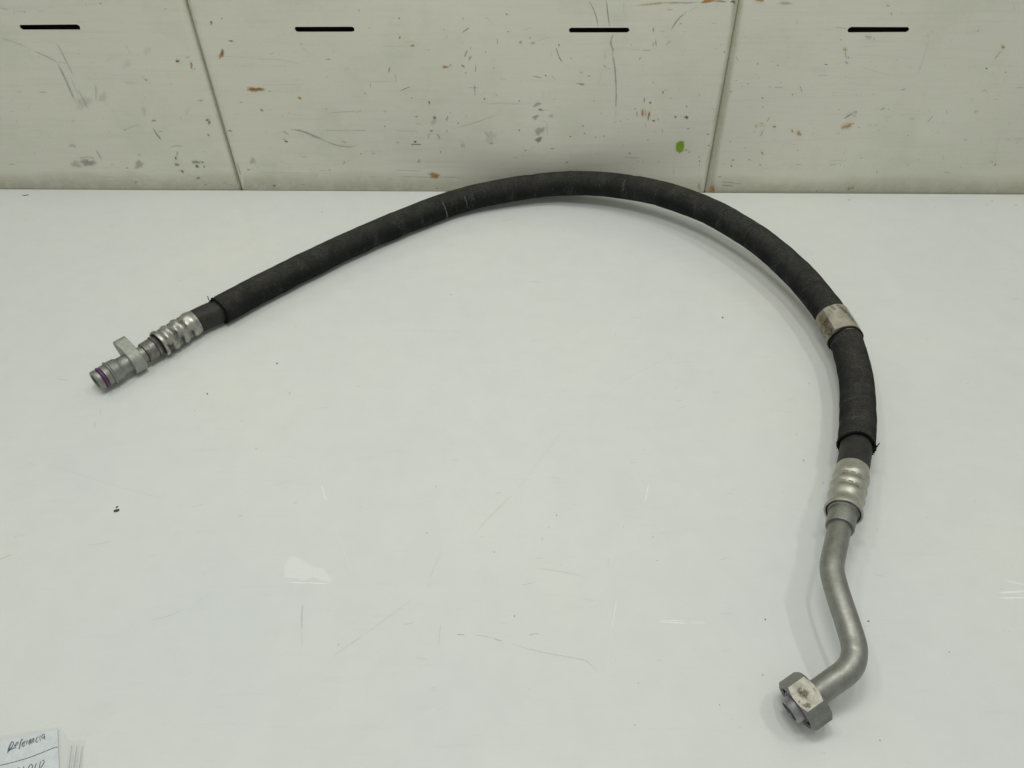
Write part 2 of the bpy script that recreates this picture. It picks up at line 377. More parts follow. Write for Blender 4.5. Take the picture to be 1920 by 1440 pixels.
# (origin, colour, 's', width, opacity, points) strokes and (origin, colour, x, y, rx, ry, opacity, angle) blobs, read off enlargements (3.84x)
ST = [
 ('A','g',6,.45,[(0,275),(90,300),(200,345)]),('A','g',6,.7,[(245,368),(330,405),(410,445)]),('A','g',5,.4,[(410,445),(480,460)]),
 ('A','g',9,.45,[(400,300),(440,370),(490,470),(530,550)]),('A','g',12,.6,[(410,450),(470,570),(510,660),(550,750)]),
 ('A','g',10,.4,[(560,640),(600,720),(640,790)]),('A','g',8,.3,[(510,560),(570,700)]),('A','g',6,.5,[(560,1140),(640,1130),(690,1150)]),
 ('A','g',9,.6,[(690,1078),(708,1110),(732,1150)]),('A','k',7,.95,[(1100,922),(1130,970),(1163,1008)]),('A','g',5,.9,[(1140,945),(1175,950)]),
 ('A','g',5,.4,[(900,933),(1010,890)]),('A','g',7,.6,[(1225,1057),(1270,1050),(1320,1055)]),('A','g',5,.5,[(1405,140),(1420,190)]),
 ('A','g',10,.5,[(1702,1170),(1718,1210),(1735,1265)]),('A','g',5,.45,[(0,55),(60,70)]),('A','g',5,.45,[(110,78),(170,85)]),
 ('A','g',4,.4,[(1450,1088),(1490,1092)]),('A','g',4,.4,[(860,1165),(920,1166)]),('A','g',4,.4,[(615,20),(622,50)]),('A','g',5,.2,[(1480,425),(1600,405),(1900,425)]),
 ('A','g',6,.25,[(1010,545),(1060,575),(1085,610)]),('A','g',6,.25,[(900,320),(945,390)]),('A','g',5,.25,[(200,935),(330,940)]),('A','g',5,.3,[(340,960),(370,1000)]),
 ('B','o',8,.9,[(1487,235),(1510,216),(1537,200)]),('B','g',9,.8,[(1522,360),(1500,412)]),('B','g',7,.7,[(1584,465),(1580,522)]),
 ('B','g',8,.6,[(1577,600),(1575,640),(1577,690)]),('B','g',4,.5,[(1525,630),(1600,633)]),('B','g',13,.6,[(964,480),(955,525)]),
 ('B','o',6,.9,[(1038,655),(1075,638),(1112,623)]),('B','g',5,.6,[(825,595),(826,635)]),('B','g',5,.4,[(1003,530),(1010,600)]),
 ('B','g',14,.6,[(245,932),(330,945),(430,985),(500,1015)]),('B','g',9,.5,[(480,1008),(560,1040),(620,1053),(680,1057),(735,1045)]),
 ('B','g',12,.45,[(190,945),(240,970)]),('B','g',5,.8,[(192,995),(230,1026)]),('B','k',5,.8,[(618,1015),(650,1028)]),
 ('B','k',7,.95,[(1115,1041),(1150,1039),(1193,1041)]),('B','g',8,.9,[(1382,832),(1370,872)]),('B','r',8,.9,[(1298,965),(1314,978),(1325,1002)]),
 ('B','g',14,.3,[(1244,955),(1240,1005)]),('B','g',7,.3,[(480,938),(700,942)]),('B','g',5,.6,[(690,941),(800,938)]),('B','g',6,.25,[(1000,940),(1150,946)]),
 ('B','g',7,.3,[(1410,930),(1600,875),(1760,815)]),('B','g',4,.35,[(800,590),(980,585)]),('B','g',4,.35,[(900,332),(1090,335)]),
 ('B','g',5,.4,[(500,815),(600,808),(730,800)]),('B','g',5,.2,[(0,612),(400,605)]),('B','g',5,.3,[(0,425),(180,430),(340,470)]),('B','g',5,.4,[(1378,250),(1368,285)]),
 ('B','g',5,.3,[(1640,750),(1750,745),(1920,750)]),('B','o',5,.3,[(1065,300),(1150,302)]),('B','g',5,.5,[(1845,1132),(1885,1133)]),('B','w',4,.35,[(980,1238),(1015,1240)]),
 ('B','p',4,.5,[(0,1245),(300,1247),(600,1250)]),('B','d',5,.5,[(1010,1268),(1200,1275),(1500,1276)]),('B','d',7,.4,[(1000,1225),(1200,1232)]),('B','g',5,.25,[(320,330),(400,400)]),('B','g',4,.25,[(670,435),(800,405)]),
 ('C','g',6,.9,[(553,0),(600,100),(620,192)]),('C','g',8,.8,[(680,0),(690,100),(702,197)]),('C','g',5,.3,[(805,0),(805,100)]),
 ('C','g',13,.55,[(730,245),(710,305),(728,360),(722,395)]),('C','g',12,.6,[(722,385),(738,470),(746,560),(750,640)]),('C','g',11,.5,[(750,620),(750,690),(747,775)]),('C','g',7,.2,[(747,775),(748,850)]),
 ('C','r',7,.6,[(1110,72),(1160,68)]),('C','g',4,.4,[(1330,50),(1270,85)]),('C','o',8,.8,[(1255,95),(1215,120),(1170,175),(1145,220)]),('C','g',7,.5,[(1142,290),(1105,330)]),
 ('C','o',7,.95,[(317,340),(335,400),(362,452)]),('C','g',5,.7,[(940,360),(997,365)]),('C','g',4,.25,[(830,358),(940,360)]),('C','g',7,.7,[(655,465),(680,490)]),
 ('C','g',5,.8,[(145,548),(215,560)]),('C','g',5,.7,[(285,548),(315,575)]),('C','g',5,.2,[(655,480),(625,620)]),('C','g',5,.35,[(80,220),(150,195)]),('C','g',6,.25,[(170,300),(280,262)]),
 ('C','g',5,.5,[(1440,770),(1455,800),(1448,820)]),('C','o',6,.7,[(1610,405),(1630,437)]),('C','g',4,.8,[(1600,580),(1628,581)]),('C','g',7,.8,[(1857,838),(1835,880)]),('C','g',7,.9,[(1812,935),(1788,983)]),
 ('C','g',5,.8,[(1500,1308),(1580,1316),(1662,1325)]),('C','g',6,.8,[(1505,1333),(1600,1340)]),('C','g',4,.6,[(800,1133),(930,1137)]),('C','g',4,.4,[(1180,1085),(1300,1088)]),('C','g',4,.25,[(0,750),(140,748)]),
 ('C','g',7,.3,[(250,880),(255,975)]),('C','g',4,.4,[(725,890),(760,865)]),('C','g',5,.5,[(962,880),(962,925)]),
 ('D','g',4,.7,[(560,197),(650,207)]),('D','o',7,.8,[(632,365),(640,410),(650,422)]),('D','g',4,.7,[(435,542),(470,541),(507,543)]),('D','g',4,.9,[(120,630),(190,626)]),
 ('D','g',5,.8,[(303,616),(315,638),(322,670)]),('D','o',6,.8,[(1758,365),(1705,430)]),('D','g',9,.8,[(1032,655),(1067,638)]),('D','g',4,.4,[(1090,482),(1128,483)]),
 ('D','g',5,.3,[(1240,265),(1190,440),(1145,560)]),('D','k',10,.95,[(625,857),(650,838),(690,815)]),('D','k',5,.8,[(685,812),(715,803),(700,825)]),
 ('D','g',5,.6,[(800,890),(808,915)]),('D','g',5,.6,[(820,890),(828,915)]),('D','g',6,.5,[(850,890),(845,915)]),('D','g',6,.5,[(870,888),(860,912)]),
 ('D','g',6,.7,[(1222,882),(1268,833)]),('D','g',5,.6,[(1360,790),(1368,822)]),('D','g',5,.7,[(1612,657),(1635,651),(1662,661)]),('D','o',5,.8,[(1865,632),(1920,633)]),
 ('D','g',4,.95,[(273,1185),(316,1186)]),('D','y',6,.9,[(520,1190),(568,1186)]),('D','g',4,.4,[(525,1155),(645,1158)]),('D','g',5,.6,[(1340,1243),(1400,1247)]),
 ('D','g',4,.4,[(645,1075),(620,1115)]),('D','g',5,.25,[(1745,980),(1705,1150)]),('D','g',4,.4,[(1840,1000),(1915,999)]),('D','g',4,.3,[(1480,250),(1580,225)]),('D','g',4,.3,[(740,480),(960,545)]),
 ('D','g',4,.4,[(995,745),(985,765)]),('D','g',5,.3,[(1900,760),(1915,760)]),('D','g',4,.35,[(915,848),(965,843)]),('D','g',6,.2,[(360,888),(420,896)]),('D','d',5,.4,[(0,1335),(180,1350),(360,1352)])]
BL = [
 ('A','g',690,665,9,50,.3,0),('A','g',740,700,28,40,.2,0),('A','g',600,740,50,55,.2,30),('A','o',545,1185,46,22,.4,0),('A','g',630,1172,52,30,.6,0),
 ('A','g',1000,1185,42,26,.45,-10),('A','g',520,1050,26,14,.35,0),('A','r',1106,870,22,6,.7,0),('A','k',900,935,5,5,.9,0),('A','g',1275,1107,8,20,.55,0),
 ('A','k',1265,1140,7,10,.9,-30),('A','g',1272,1186,16,12,.95,20),('A','g',1410,1168,30,12,.95,0),('A','k',1418,1198,14,11,.8,0),('A','k',1458,1168,8,6,.9,0),
 ('A','g',1470,1200,9,8,.9,0),('A','k',1313,1235,9,12,.8,-30),('A','o',1426,1283,13,9,.95,0),('A','k',1277,440,19,7,.95,5),('A','o',1350,412,14,6,.6,0),
 ('A','r',1377,470,9,26,.9,-12),('A','k',1402,497,5,4,.8,0),('A','g',1492,865,12,12,1,0),('A','g',1506,884,10,14,1,0),('A','k',1500,972,9,6,.8,30),
 ('A','o',1520,163,9,16,.95,-30),('A','k',1597,133,5,5,.8,0),('A','k',1663,295,18,4,.95,0),('A','r',1595,390,15,38,.8,12),('A','b',1600,375,8,20,.9,8),
 ('A','r',1838,645,56,20,.9,0),('A','b',1838,642,42,7,.95,-2),('A','o',1885,793,14,8,.8,30),('A','g',1655,942,18,6,.8,0),('A','g',1735,737,10,4,.7,0),
 ('A','g',1790,1222,12,5,.8,0),('A','g',1820,1160,30,20,.35,0),('A','g',915,1210,7,5,.9,0),('A','g',980,1312,10,5,.9,0),('A','g',722,25,12,4,.8,0),
 ('A','g',178,87,7,5,.8,0),('A','g',1190,65,6,5,.8,0),('A','g',1050,577,15,5,.8,10),('A','g',1480,1330,14,5,.6,0),('A','g',140,662,16,5,.45,0),
 ('A','o',310,665,24,6,.5,0),('A','g',85,1183,22,4,.5,0),('A','g',1035,800,22,32,.2,0),('A','g',1440,725,18,9,.35,0),('A','g',940,595,50,16,.14,0),('A','g',1060,365,26,34,.14,0),('A','g',915,460,30,40,.12,0),
 ('A','g',1000,1115,16,4,.6,0),('A','g',1233,605,7,4,.5,0),('A','g',530,870,12,6,.3,-30),('A','g',1300,850,8,8,.3,0),('A','g',1350,800,10,30,.18,20),('A','g',1450,720,12,6,.3,0),
 ('B','r',1127,329,14,9,.8,0),('B','o',1035,270,10,8,.95,0),('B','g',1030,132,7,6,.95,0),('B','r',1363,482,22,11,.8,15),('B','g',1400,470,9,7,.8,0),
 ('B','g',1540,418,9,18,.6,10),('B','g',1490,475,14,8,.8,30),('B','g',1510,523,8,5,.6,0),('B','r',315,706,15,9,.85,0),('B','g',520,428,20,5,.6,0),
 ('B','k',218,1019,12,6,.85,30),('B','k',1147,1021,11,6,.9,-30),('B','g',1285,848,11,16,.95,0),('B','g',1277,880,18,26,.25,0),('B','g',1247,738,8,12,.9,-30),
 ('B','o',1455,887,8,6,.8,0),('B','g',1263,942,10,10,.7,0),('B','g',928,910,5,8,.8,0),('B','g',1155,840,9,6,.8,0),('B','g',1120,705,6,5,.8,0),
 ('B','k',1645,712,6,5,.95,0),('B','o',1690,985,42,42,.16,0),('B','g',1660,965,8,24,.3,-30),('B','g',1695,1033,15,6,.6,0),('B','g',1488,1045,16,22,.25,0),
 ('B','r',1282,1263,46,19,.75,3),('B','r',1295,1266,22,11,1,3),('B','r',132,1338,15,8,.8,0),('B','g',1172,1160,6,12,.8,30),('B','g',635,1170,8,16,.35,0),
 ('B','g',530,1225,7,5,.8,0),('B','g',757,1108,8,4,.8,0),('B','g',1738,300,6,18,.5,0),('B','g',1905,305,9,12,.3,0),('B','g',97,658,9,6,.5,0),
 ('B','g',785,673,10,7,.4,0),('B','g',930,800,5,14,.3,20),('B','g',505,783,5,6,.6,0),('B','g',1020,1028,14,4,.5,0),('B','g',845,1105,14,8,.3,-30),('B','g',350,1130,22,6,.3,0),
 ('B','g',1328,1095,5,8,.7,0),('B','g',1243,360,14,4,.4,0),('B','g',1805,103,8,6,.8,0),('B','g',1817,228,6,5,.7,0),('B','g',1355,212,6,5,.6,0),('B','g',1490,135,10,5,.6,30),('B','k',1302,1356,5,6,.7,0),
 ('B','g',1652,376,5,8,.6,0),('B','g',1895,728,5,6,.6,0),('B','g',1895,938,6,6,.8,0),('B','g',1712,490,6,6,.6,0),('B','g',325,315,8,6,.5,0),('B','g',742,75,6,6,.6,0),('B','g',1375,945,10,12,.2,0),
 ('C','r',1000,30,80,9,.5,-6),('C','r',1410,8,48,13,1,0),('C','o',1500,9,42,9,.7,0),('C','g',1250,20,90,7,.45,-3),('C','r',1130,20,80,10,.3,-2),
 ('C','k',1590,10,18,7,.8,0),('C','k',1600,20,10,5,.9,0),('C','r',1785,3,36,9,.7,0),('C','g',338,325,5,12,.9,0),('C','g',62,305,12,14,.3,0),('C','g',150,310,24,8,.4,0),('C','g',130,273,5,6,.7,0),
 ('C','r',1018,215,6,18,.6,0),('C','r',1018,320,5,20,.45,0),('C','r',1036,308,4,25,.8,0),('C','g',500,522,14,10,.3,0),('C','o',555,547,8,6,.85,0),('C','k',242,543,6,5,.9,0),
 ('C','r',500,606,27,6,.8,12),('C','g',470,600,8,4,.7,0),('C','g',922,420,6,12,.5,30),('C','g',1087,665,7,9,.95,0),('C','g',952,722,5,18,.8,0),('C','k',995,740,8,7,.95,0),
 ('C','r',940,812,8,36,.8,0),('C','r',985,832,9,32,.9,5),('C','g',900,820,4,18,.8,0),('C','g',962,815,9,20,.4,0),('C','g',888,783,6,6,.7,0),('C','k',1020,870,12,5,.9,0),('C','g',1055,862,6,5,.6,0),
 ('C','o',1177,842,10,9,.8,0),('C','g',1255,843,15,12,1,20),('C','k',1260,850,8,8,.8,0),('C','g',1257,768,8,5,.8,0),('C','g',1268,926,12,4,.7,0),('C','g',180,752,28,16,.5,-15),
 ('C','g',205,790,18,8,.8,0),('C','g',230,793,40,3,.5,0),('C','g',168,845,22,20,.5,30),('C','g',280,835,24,12,.3,-20),('C','o',197,943,34,30,.5,0),('C','b',192,1005,22,22,.8,0),
 ('C','g',290,1070,13,4,.95,0),('C','g',95,1083,9,5,.8,0),('C','g',420,983,8,5,.9,0),('C','g',510,907,8,6,.8,30),('C','g',523,960,7,5,.8,0),('C','g',603,990,6,4,.8,0),('C','g',663,980,5,8,.8,0),
 ('C','g',783,873,6,4,.8,0),('C','g',590,727,5,5,.8,0),('C','g',53,727,5,5,.6,0),('C','g',53,938,5,6,.6,0),('C','k',1252,1077,6,4,.9,0),('C','g',1275,1098,8,4,.8,0),
 ('C','g',848,1105,9,6,.7,30),('C','g',395,1168,9,6,.8,0),('C','g',1348,1130,6,5,.8,0),('C','g',1350,1160,6,9,.7,0),('C','g',1350,1190,6,5,.8,0),('C','k',1412,967,9,4,.8,0),('C','k',1417,1048,7,4,.9,20),
 ('C','k',1528,375,5,4,.95,0),('C','g',1575,660,11,6,.6,-30),('C','g',1700,603,9,5,.6,0),('C','g',1805,705,7,9,.8,40),('C','n',1757,908,13,10,.6,0),('C','o',1800,890,12,8,.5,0),('C','r',1890,912,13,6,.85,0),
 ('C','k',1580,1195,7,6,.95,0),('C','g',1592,1153,16,4,.95,-10),('C','g',1710,1151,11,4,.95,10),('C','g',1803,1105,5,14,.8,-20),('C','r',1440,1366,24,22,.75,0),('C','r',1448,1362,10,14,.9,0),('C','r',1348,1345,10,30,.4,0),
 ('C','g',1493,1273,12,4,.9,0),('C','g',1572,1020,5,5,.7,0),('C','g',1680,1065,7,5,.6,0),('C','g',1790,1188,8,4,.6,0),('C','g',1745,948,6,4,.7,0),('C','g',910,1163,6,4,.6,0),('C','g',945,1165,6,4,.6,0),('C','g',1053,1165,4,6,.6,0),
 ('C','g',1083,942,4,10,.6,0),('C','g',978,1005,5,5,.8,0),('C','g',1140,708,12,3,.6,0),('C','g',1350,683,7,5,.5,0),('C','g',1017,594,5,4,.7,0),('C','g',670,400,16,30,.12,0),('C','g',425,420,6,5,.6,0),('C','g',1250,88,6,4,.8,0),('C','g',1215,170,12,5,.5,0),
 ('C','g',1495,1030,60,160,.0,0),('C','y',1800,905,26,10,.3,0),
 ('D','o',205,24,60,11,.55,5),('D','r',20,4,34,8,.6,0),('D','o',940,42,13,8,.8,0),('D','g',965,102,7,12,.5,-20),('D','o',800,268,22,16,.45,0),('D','o',840,280,10,12,.3,0),
 ('D','y',632,356,14,14,.9,0),('D','o',643,452,12,9,.6,0),('D','g',657,415,6,8,.7,0),('D','k',495,465,12,4,.9,0),('D','g',255,680,8,6,.8,-40),('D','g',148,470,6,5,.8,0),('D','k',3,460,5,5,.8,0),
 ('D','r',1770,339,14,11,.9,-20),('D','b',1772,342,8,9,.8,0),('D','k',1650,494,8,5,1,-20),('D','g',1787,520,6,6,.9,0),('D','g',1590,222,14,7,.4,0),('D','g',1228,258,6,4,.6,0),('D','g',602,287,5,6,.8,0),
 ('D','g',700,835,12,4,.7,0),('D','r',645,911,36,16,.9,-18),('D','o',685,892,18,5,.8,-15),('D','g',732,918,6,6,.7,0),('D','r',252,945,11,9,.95,0),('D','r',300,963,21,14,.95,-10),('D','r',122,912,14,5,.9,0),
 ('D','o',902,785,19,7,.7,-35),('D','g',948,788,9,4,.7,-30),('D','g',1575,803,16,12,.35,-30),('D','g',1497,1007,9,5,.8,0),('D','g',1808,1002,7,4,.7,0),('D','g',1690,1164,7,7,.7,0),('D','g',1712,1187,11,6,.9,-30),
 ('D','g',1085,973,6,4,.7,0),('D','g',628,1195,5,3,.8,0),('D','g',860,1238,6,11,.5,0),('D','y',672,1358,24,9,.85,-15),('D','n',662,1360,10,12,.6,30),('D','y',690,1350,10,8,.8,0),('D','k',35,1103,5,8,.7,0),('D','g',20,1188,10,4,.7,0),
 ('D','g',430,1374,8,4,.6,0),('D','g',750,1136,8,4,.5,0),('D','g',290,1081,10,4,.5,0),('D','g',590,790,8,4,.5,0),('D','g',1550,715,5,5,.5,0),('D','g',400,965,6,5,.5,0),('D','g',40,770,12,4,.5,0),('D','g',265,1042,6,3,.6,0),('D','g',1115,855,26,10,.2,0),
 ('D','g',1160,1150,8,4,.4,0),('D','g',1000,430,8,5,.4,-30),('D','g',170,595,5,5,.7,0),('D','g',285,155,8,12,.2,0),('D','g',1850,60,10,20,.2,0)]
NAMES = {'g': 'scuff', 'k': 'dark_chip', 'r': 'rust_stain', 'o': 'olive_stain', 'b': 'rust_stain', 'n': 'green_paint_spot', 'y': 'green_paint_spot', 'w': 'scratch', 'd': 'grime_and_shade', 'p': 'scratch'}
small = {}
def bucket(surf, i, key, name):
    kk = (surf, i, key)
    if kk not in small: small[kk] = (Marks(surf), name)
    return small[kk][0]
for o_, k_, w_, a_, pts in ST:
    P = [(x / 3.84 + OX[o_], y / 3.84) for x, y in pts]
    L = sum(math.hypot(P[i + 1][0] - P[i][0], P[i + 1][1] - P[i][1]) for i in range(len(P) - 1))
    pi = panel_of(*P[0])
    if L > 14 and a_ >= 0.4:
        m = Marks('wall'); m.stroke(P, w_ / 3.84 * 1.1, a_ * .72)
        m.build('scratch' if k_ in 'gkwp' else NAMES[k_], MK[k_], panels[pi])
    else: bucket('wall', pi, k_, '').stroke(P, w_ / 3.84 * 1.1, a_ * .68)
for o_, k_, x, y, rx, ry, a_, an in BL:
    u, v = x / 3.84 + OX[o_], y / 3.84; pi = panel_of(u, v)
    if max(rx, ry) > 17 and a_ >= 0.35:
        m = Marks('wall'); m.blob(u, v, rx / 3.84 * 1.1, ry / 3.84 * 1.1, a_ * (.9 if k_ in 'rk' else .66), an, 0.45); m.build(NAMES[k_], MK[k_], panels[pi])
    else: bucket('wall', pi, k_, '').blob(u, v, rx / 3.84 * 1.1, ry / 3.84 * 1.1, a_ * (.9 if k_ in 'rk' else .66), an, 0.45)
m = Marks('wall'); u, v = 1210 / 3.84 + 960, 1058 / 3.84
m.poly([(u + dx, v + dy) for dx, dy in ((-7, -1), (-6.5, -6), (-3, -9), (2, -10.5), (6.5, -10), (7.3, -4), (6.8, 2), (4.5, 8), (1.5, 9), (-1, 11), (-3, 9), (-5.5, 7.5), (-6.8, 4))], 0.97, 0.8)
m.build('green_paint_spot', MK['n'], panels[2])
# shade painted beside the joints, and soil mixed with painted shade along the foot
m = Marks('wall'); m.stroke([(1390, -60), (1377, 60), (1362, 150), (1345, 250), (1332, 330), (1329, 358)], 22, 0.38, False, 0.35); m.build('grime_and_shade', MK['d'], panels[3], True)
m = Marks('wall'); m.stroke([(345, -30), (370, 70), (398, 165), (430, 280), (450, 352)], 7, 0.45, False, 0.3); m.build('grime_and_shade', MK['d'], panels[1], True)
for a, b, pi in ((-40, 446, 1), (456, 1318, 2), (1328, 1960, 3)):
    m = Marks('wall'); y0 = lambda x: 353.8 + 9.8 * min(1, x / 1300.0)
    m.stroke([(a + (b - a) * t / 12.0, y0(a + (b - a) * t / 12.0) - 4) for t in range(13)], 62, 0.34, False, 0.12); m.build('grime_and_shade', MK['d'], panels[pi], True)
# countless tiny ticks and specks
rs = random.Random(3)
for q in range(520):
    u, v = rs.uniform(-20, 1940), 350 * rs.random() ** 0.8 - 4
    pi = panel_of(u, v); k_ = rs.choice('gggggok')
    if rs.random() < 0.55: bucket('wall', pi, k_, '').blob(u, v, rs.uniform(.6, 1.6), rs.uniform(.5, 1.1), rs.uniform(.12, .5), rs.uniform(0, 180))
    else:
        L = rs.uniform(3, 13); an = rs.choice((0, 0, 0.1, 1.4, 2.5, rs.uniform(0, 3.1)))
        bucket('wall', pi, 'g', '').stroke([(u, v), (u + L * math.cos(an), v + L * math.sin(an))], rs.uniform(.7, 1.6), rs.uniform(.08, .32))
for (sf, pi, k_), (mm, _) in small.items():
    mm.build('speckles', MK[k_], panels[pi], True)

# ------------------------------------------------------------------ marks on the table
TMK = [  # the pale strokes paint reflected joints and lights into the colour
 ('k',1.8,.85,[(40,365.5),(47,366.3),(55,364.2)]),('g',1.8,.6,[(855,1189),(871,1190)]),
 ('g',1.5,.30,[(889,1190),(910,1193),(925,1197)]),('g',2,.45,[(925,1197),(942,1202)]),('g',1.5,.35,[(955,1206),(1005,1220),(1050,1229),(1093,1237),(1110,1248),(1120,1258),(1134,1271)]),
 ('g',1.7,.5,[(568,1132),(566,1150),(566,1182)]),('g',1.5,.2,[(566,1182),(566,1215)]),('g',1.5,.28,[(624,1231),(645,1216),(680,1192)]),('g',1.5,.18,[(680,1192),(745,1145),(780,1118)]),
 ('g',1.3,.3,[(890,1000),(915,973),(940,948),(963,927)]),('g',1.2,.15,[(963,927),(1030,840),(1060,800)]),('g',1.5,.25,[(822,1215),(824,1190),(827,1165)]),('g',1.5,.2,[(828,1033),(815,1062),(804,1088)]),
 ('g',2.5,.16,[(1000,1064),(1040,1070),(1080,1077),(1100,1085)]),('g',1.5,.25,[(978,1097),(1005,1092)]),('g',1.5,.5,[(929,925),(940,923.5)]),('g',1.5,.22,[(1141,1045),(1140,1063)]),
 ('g',1.5,.35,[(177,790),(178,803)]),('g',2.2,.16,[(189,765),(188,780)]),('g',1.2,.28,[(281,1163),(315,1155),(345,1142)]),('g',1.4,.4,[(-5,1050),(25,1039)]),('g',1.3,.22,[(163,1022),(190,1019),(212,1013)]),
 ('g',1.2,.14,[(1125,748),(1180,708),(1270,662)]),('g',1.5,.35,[(549,943),(559,942)]),('g',1.5,.4,[(447,967),(455,966)]),('g',1.4,.12,[(90,870),(180,900),(330,942)]),('g',1.4,.2,[(50,865),(68,875)]),
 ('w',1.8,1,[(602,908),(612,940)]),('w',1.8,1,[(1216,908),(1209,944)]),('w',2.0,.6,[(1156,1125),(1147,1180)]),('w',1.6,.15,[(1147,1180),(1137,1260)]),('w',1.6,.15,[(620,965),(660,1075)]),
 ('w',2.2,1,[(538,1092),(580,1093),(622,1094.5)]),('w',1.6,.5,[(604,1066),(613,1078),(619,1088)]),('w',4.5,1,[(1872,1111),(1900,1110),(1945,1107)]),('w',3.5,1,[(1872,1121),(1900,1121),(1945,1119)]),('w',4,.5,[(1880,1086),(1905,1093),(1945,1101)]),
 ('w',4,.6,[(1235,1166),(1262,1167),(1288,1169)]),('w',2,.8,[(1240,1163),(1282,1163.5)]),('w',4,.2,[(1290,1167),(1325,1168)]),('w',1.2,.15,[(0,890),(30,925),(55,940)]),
 ('d',2,.3,[(990,1190),(1010,1187)]),('g',1.2,.10,[(1440,765),(1470,772),(1495,775)])]
tb = {}
def tbk(k):
    if k not in tb: tb[k] = Marks('table', .00004 if k == 'w' else None)
    return tb[k]
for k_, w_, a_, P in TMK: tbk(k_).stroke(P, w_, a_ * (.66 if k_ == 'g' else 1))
for k_, u, v, rx, ry, a_ in (('k',388.5,738.3,1.3,2,.9),('k',519.5,681,1.6,1.6,.95),('k',1355,595.3,2.2,1.3,.95),('k',1435,1161,1.7,1.4,.95),('g',1628.5,1164.5,2.3,1.6,.9),
    ('g',1780,1222.5,1.5,1.3,.9),('k',1043.5,966,1.2,1.3,.8),('k',964.5,1154.8,.9,2,.95),('g',543,737,1.2,1.2,.6),('g',1430,1265.5,1.3,1.5,.9),('g',1507,863,1.4,1.3,.9),('g',1543,905.5,1.2,1.1,.7),
    ('g',1650,1388,1.6,2,.5),('g',1197,1281,1.5,1.5,.4),('g',1349,1322,1.4,2,.4),('g',1190,1359,1.6,1.2,.8),('g',1224,1007,1.2,1.2,.6),('g',1232,1051,2,1,.4),('g',927,1035,1.2,1.3,.6),('g',800,999,1.2,1.2,.6),
    ('g',817,912,1.2,1,.6),('g',1029,988,1.3,1,.5),('g',1017,1010,1.5,1.5,.4),('g',635,1208.5,1.4,1.2,.5),('g',845,552,1.3,1.1,.6),('g',604,397,1,1,.6),('g',1592,375,3,1,.3),('g',1860,377,2.5,1,.4),('g',1850,383,2,1,.3),('g',1905,384,2,1,.4),
    ('g',1517,719,1.2,1,.5),('g',365,770,2,1,.3),('g',480,841,2,1,.4),('g',1878,1104,1,1,.4)):
    tbk(k_).blob(u, v, rx, ry, a_)
rs2 = random.Random(11)
for q in range(260):
    y = 370 + 1060 * rs2.random(); x = rs2.uniform(0, 1920)
    if rs2.random() < .7: tbk('g').blob(x, y, rs2.uniform(.6, 1.3), rs2.uniform(.5, 1.0), rs2.uniform(.12, .45))
    else:
        L = rs2.uniform(4, 26); an = rs2.uniform(-0.5, 0.5)
        tbk('g').stroke([(x, y), (x + L * math.cos(an), y + L * math.sin(an) * .5)], rs2.uniform(.8, 1.6), rs2.uniform(.05, .2))
TOPO = [o for o in COL.objects if o.name == 'tabletop'][0]
for k_, mm in tb.items(): mm.build({'g': 'fine_scratches', 'k': 'dark_specks', 'w': 'pale_reflection_strokes', 'd': 'faint_stains'}[k_], MK[k_], TOPO, True)
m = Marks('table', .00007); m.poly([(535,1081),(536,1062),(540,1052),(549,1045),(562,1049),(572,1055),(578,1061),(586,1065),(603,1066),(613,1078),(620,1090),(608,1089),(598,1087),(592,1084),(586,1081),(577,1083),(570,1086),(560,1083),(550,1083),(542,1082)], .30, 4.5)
m.build('painted_reflection', MK['w'], TOPO)  # pale patch painting a bright reflection into the tabletop colour
# tiny piece of debris
def crumb(u, v, r, sx, sy, rot):
    c = tp(u, v, r * .5); bm = bmesh.new(); bmesh.ops.create_icosphere(bm, subdivisions=2, radius=r)
    for q in bm.verts:
        q.co *= 1 + .35 * noise.noise(q.co * 900 + c * 50); q.co.x *= sx; q.co.y *= sy; q.co.z *= .5
    bmesh.ops.rotate(bm, verts=bm.verts, cent=(0, 0, 0), matrix=Matrix.Rotation(rot, 3, 'Z'))
    me = bpy.data.meshes.new('crumb'); bm.to_mesh(me); bm.free(); me.materials.append(M_CRUMB)
    o = bpy.data.objects.new('crumb', me); COL.objects.link(o); o.location = c; return o
M_CRUMB = m_flat('olive_grit', (0.075, 0.06, 0.022), 0.8)
tag(crumb(218.5, 957, .0012, 1.9, 1.1, .25), 'larger brown grit crumb lying on the bare left part of the tabletop', 'crumb', 'grit crumbs on the tabletop')
tag(crumb(219, 950.5, .0007, .9, 1.7, -.5), 'smaller sliver of brown grit just behind the larger crumb', 'crumb', 'grit crumbs on the tabletop')

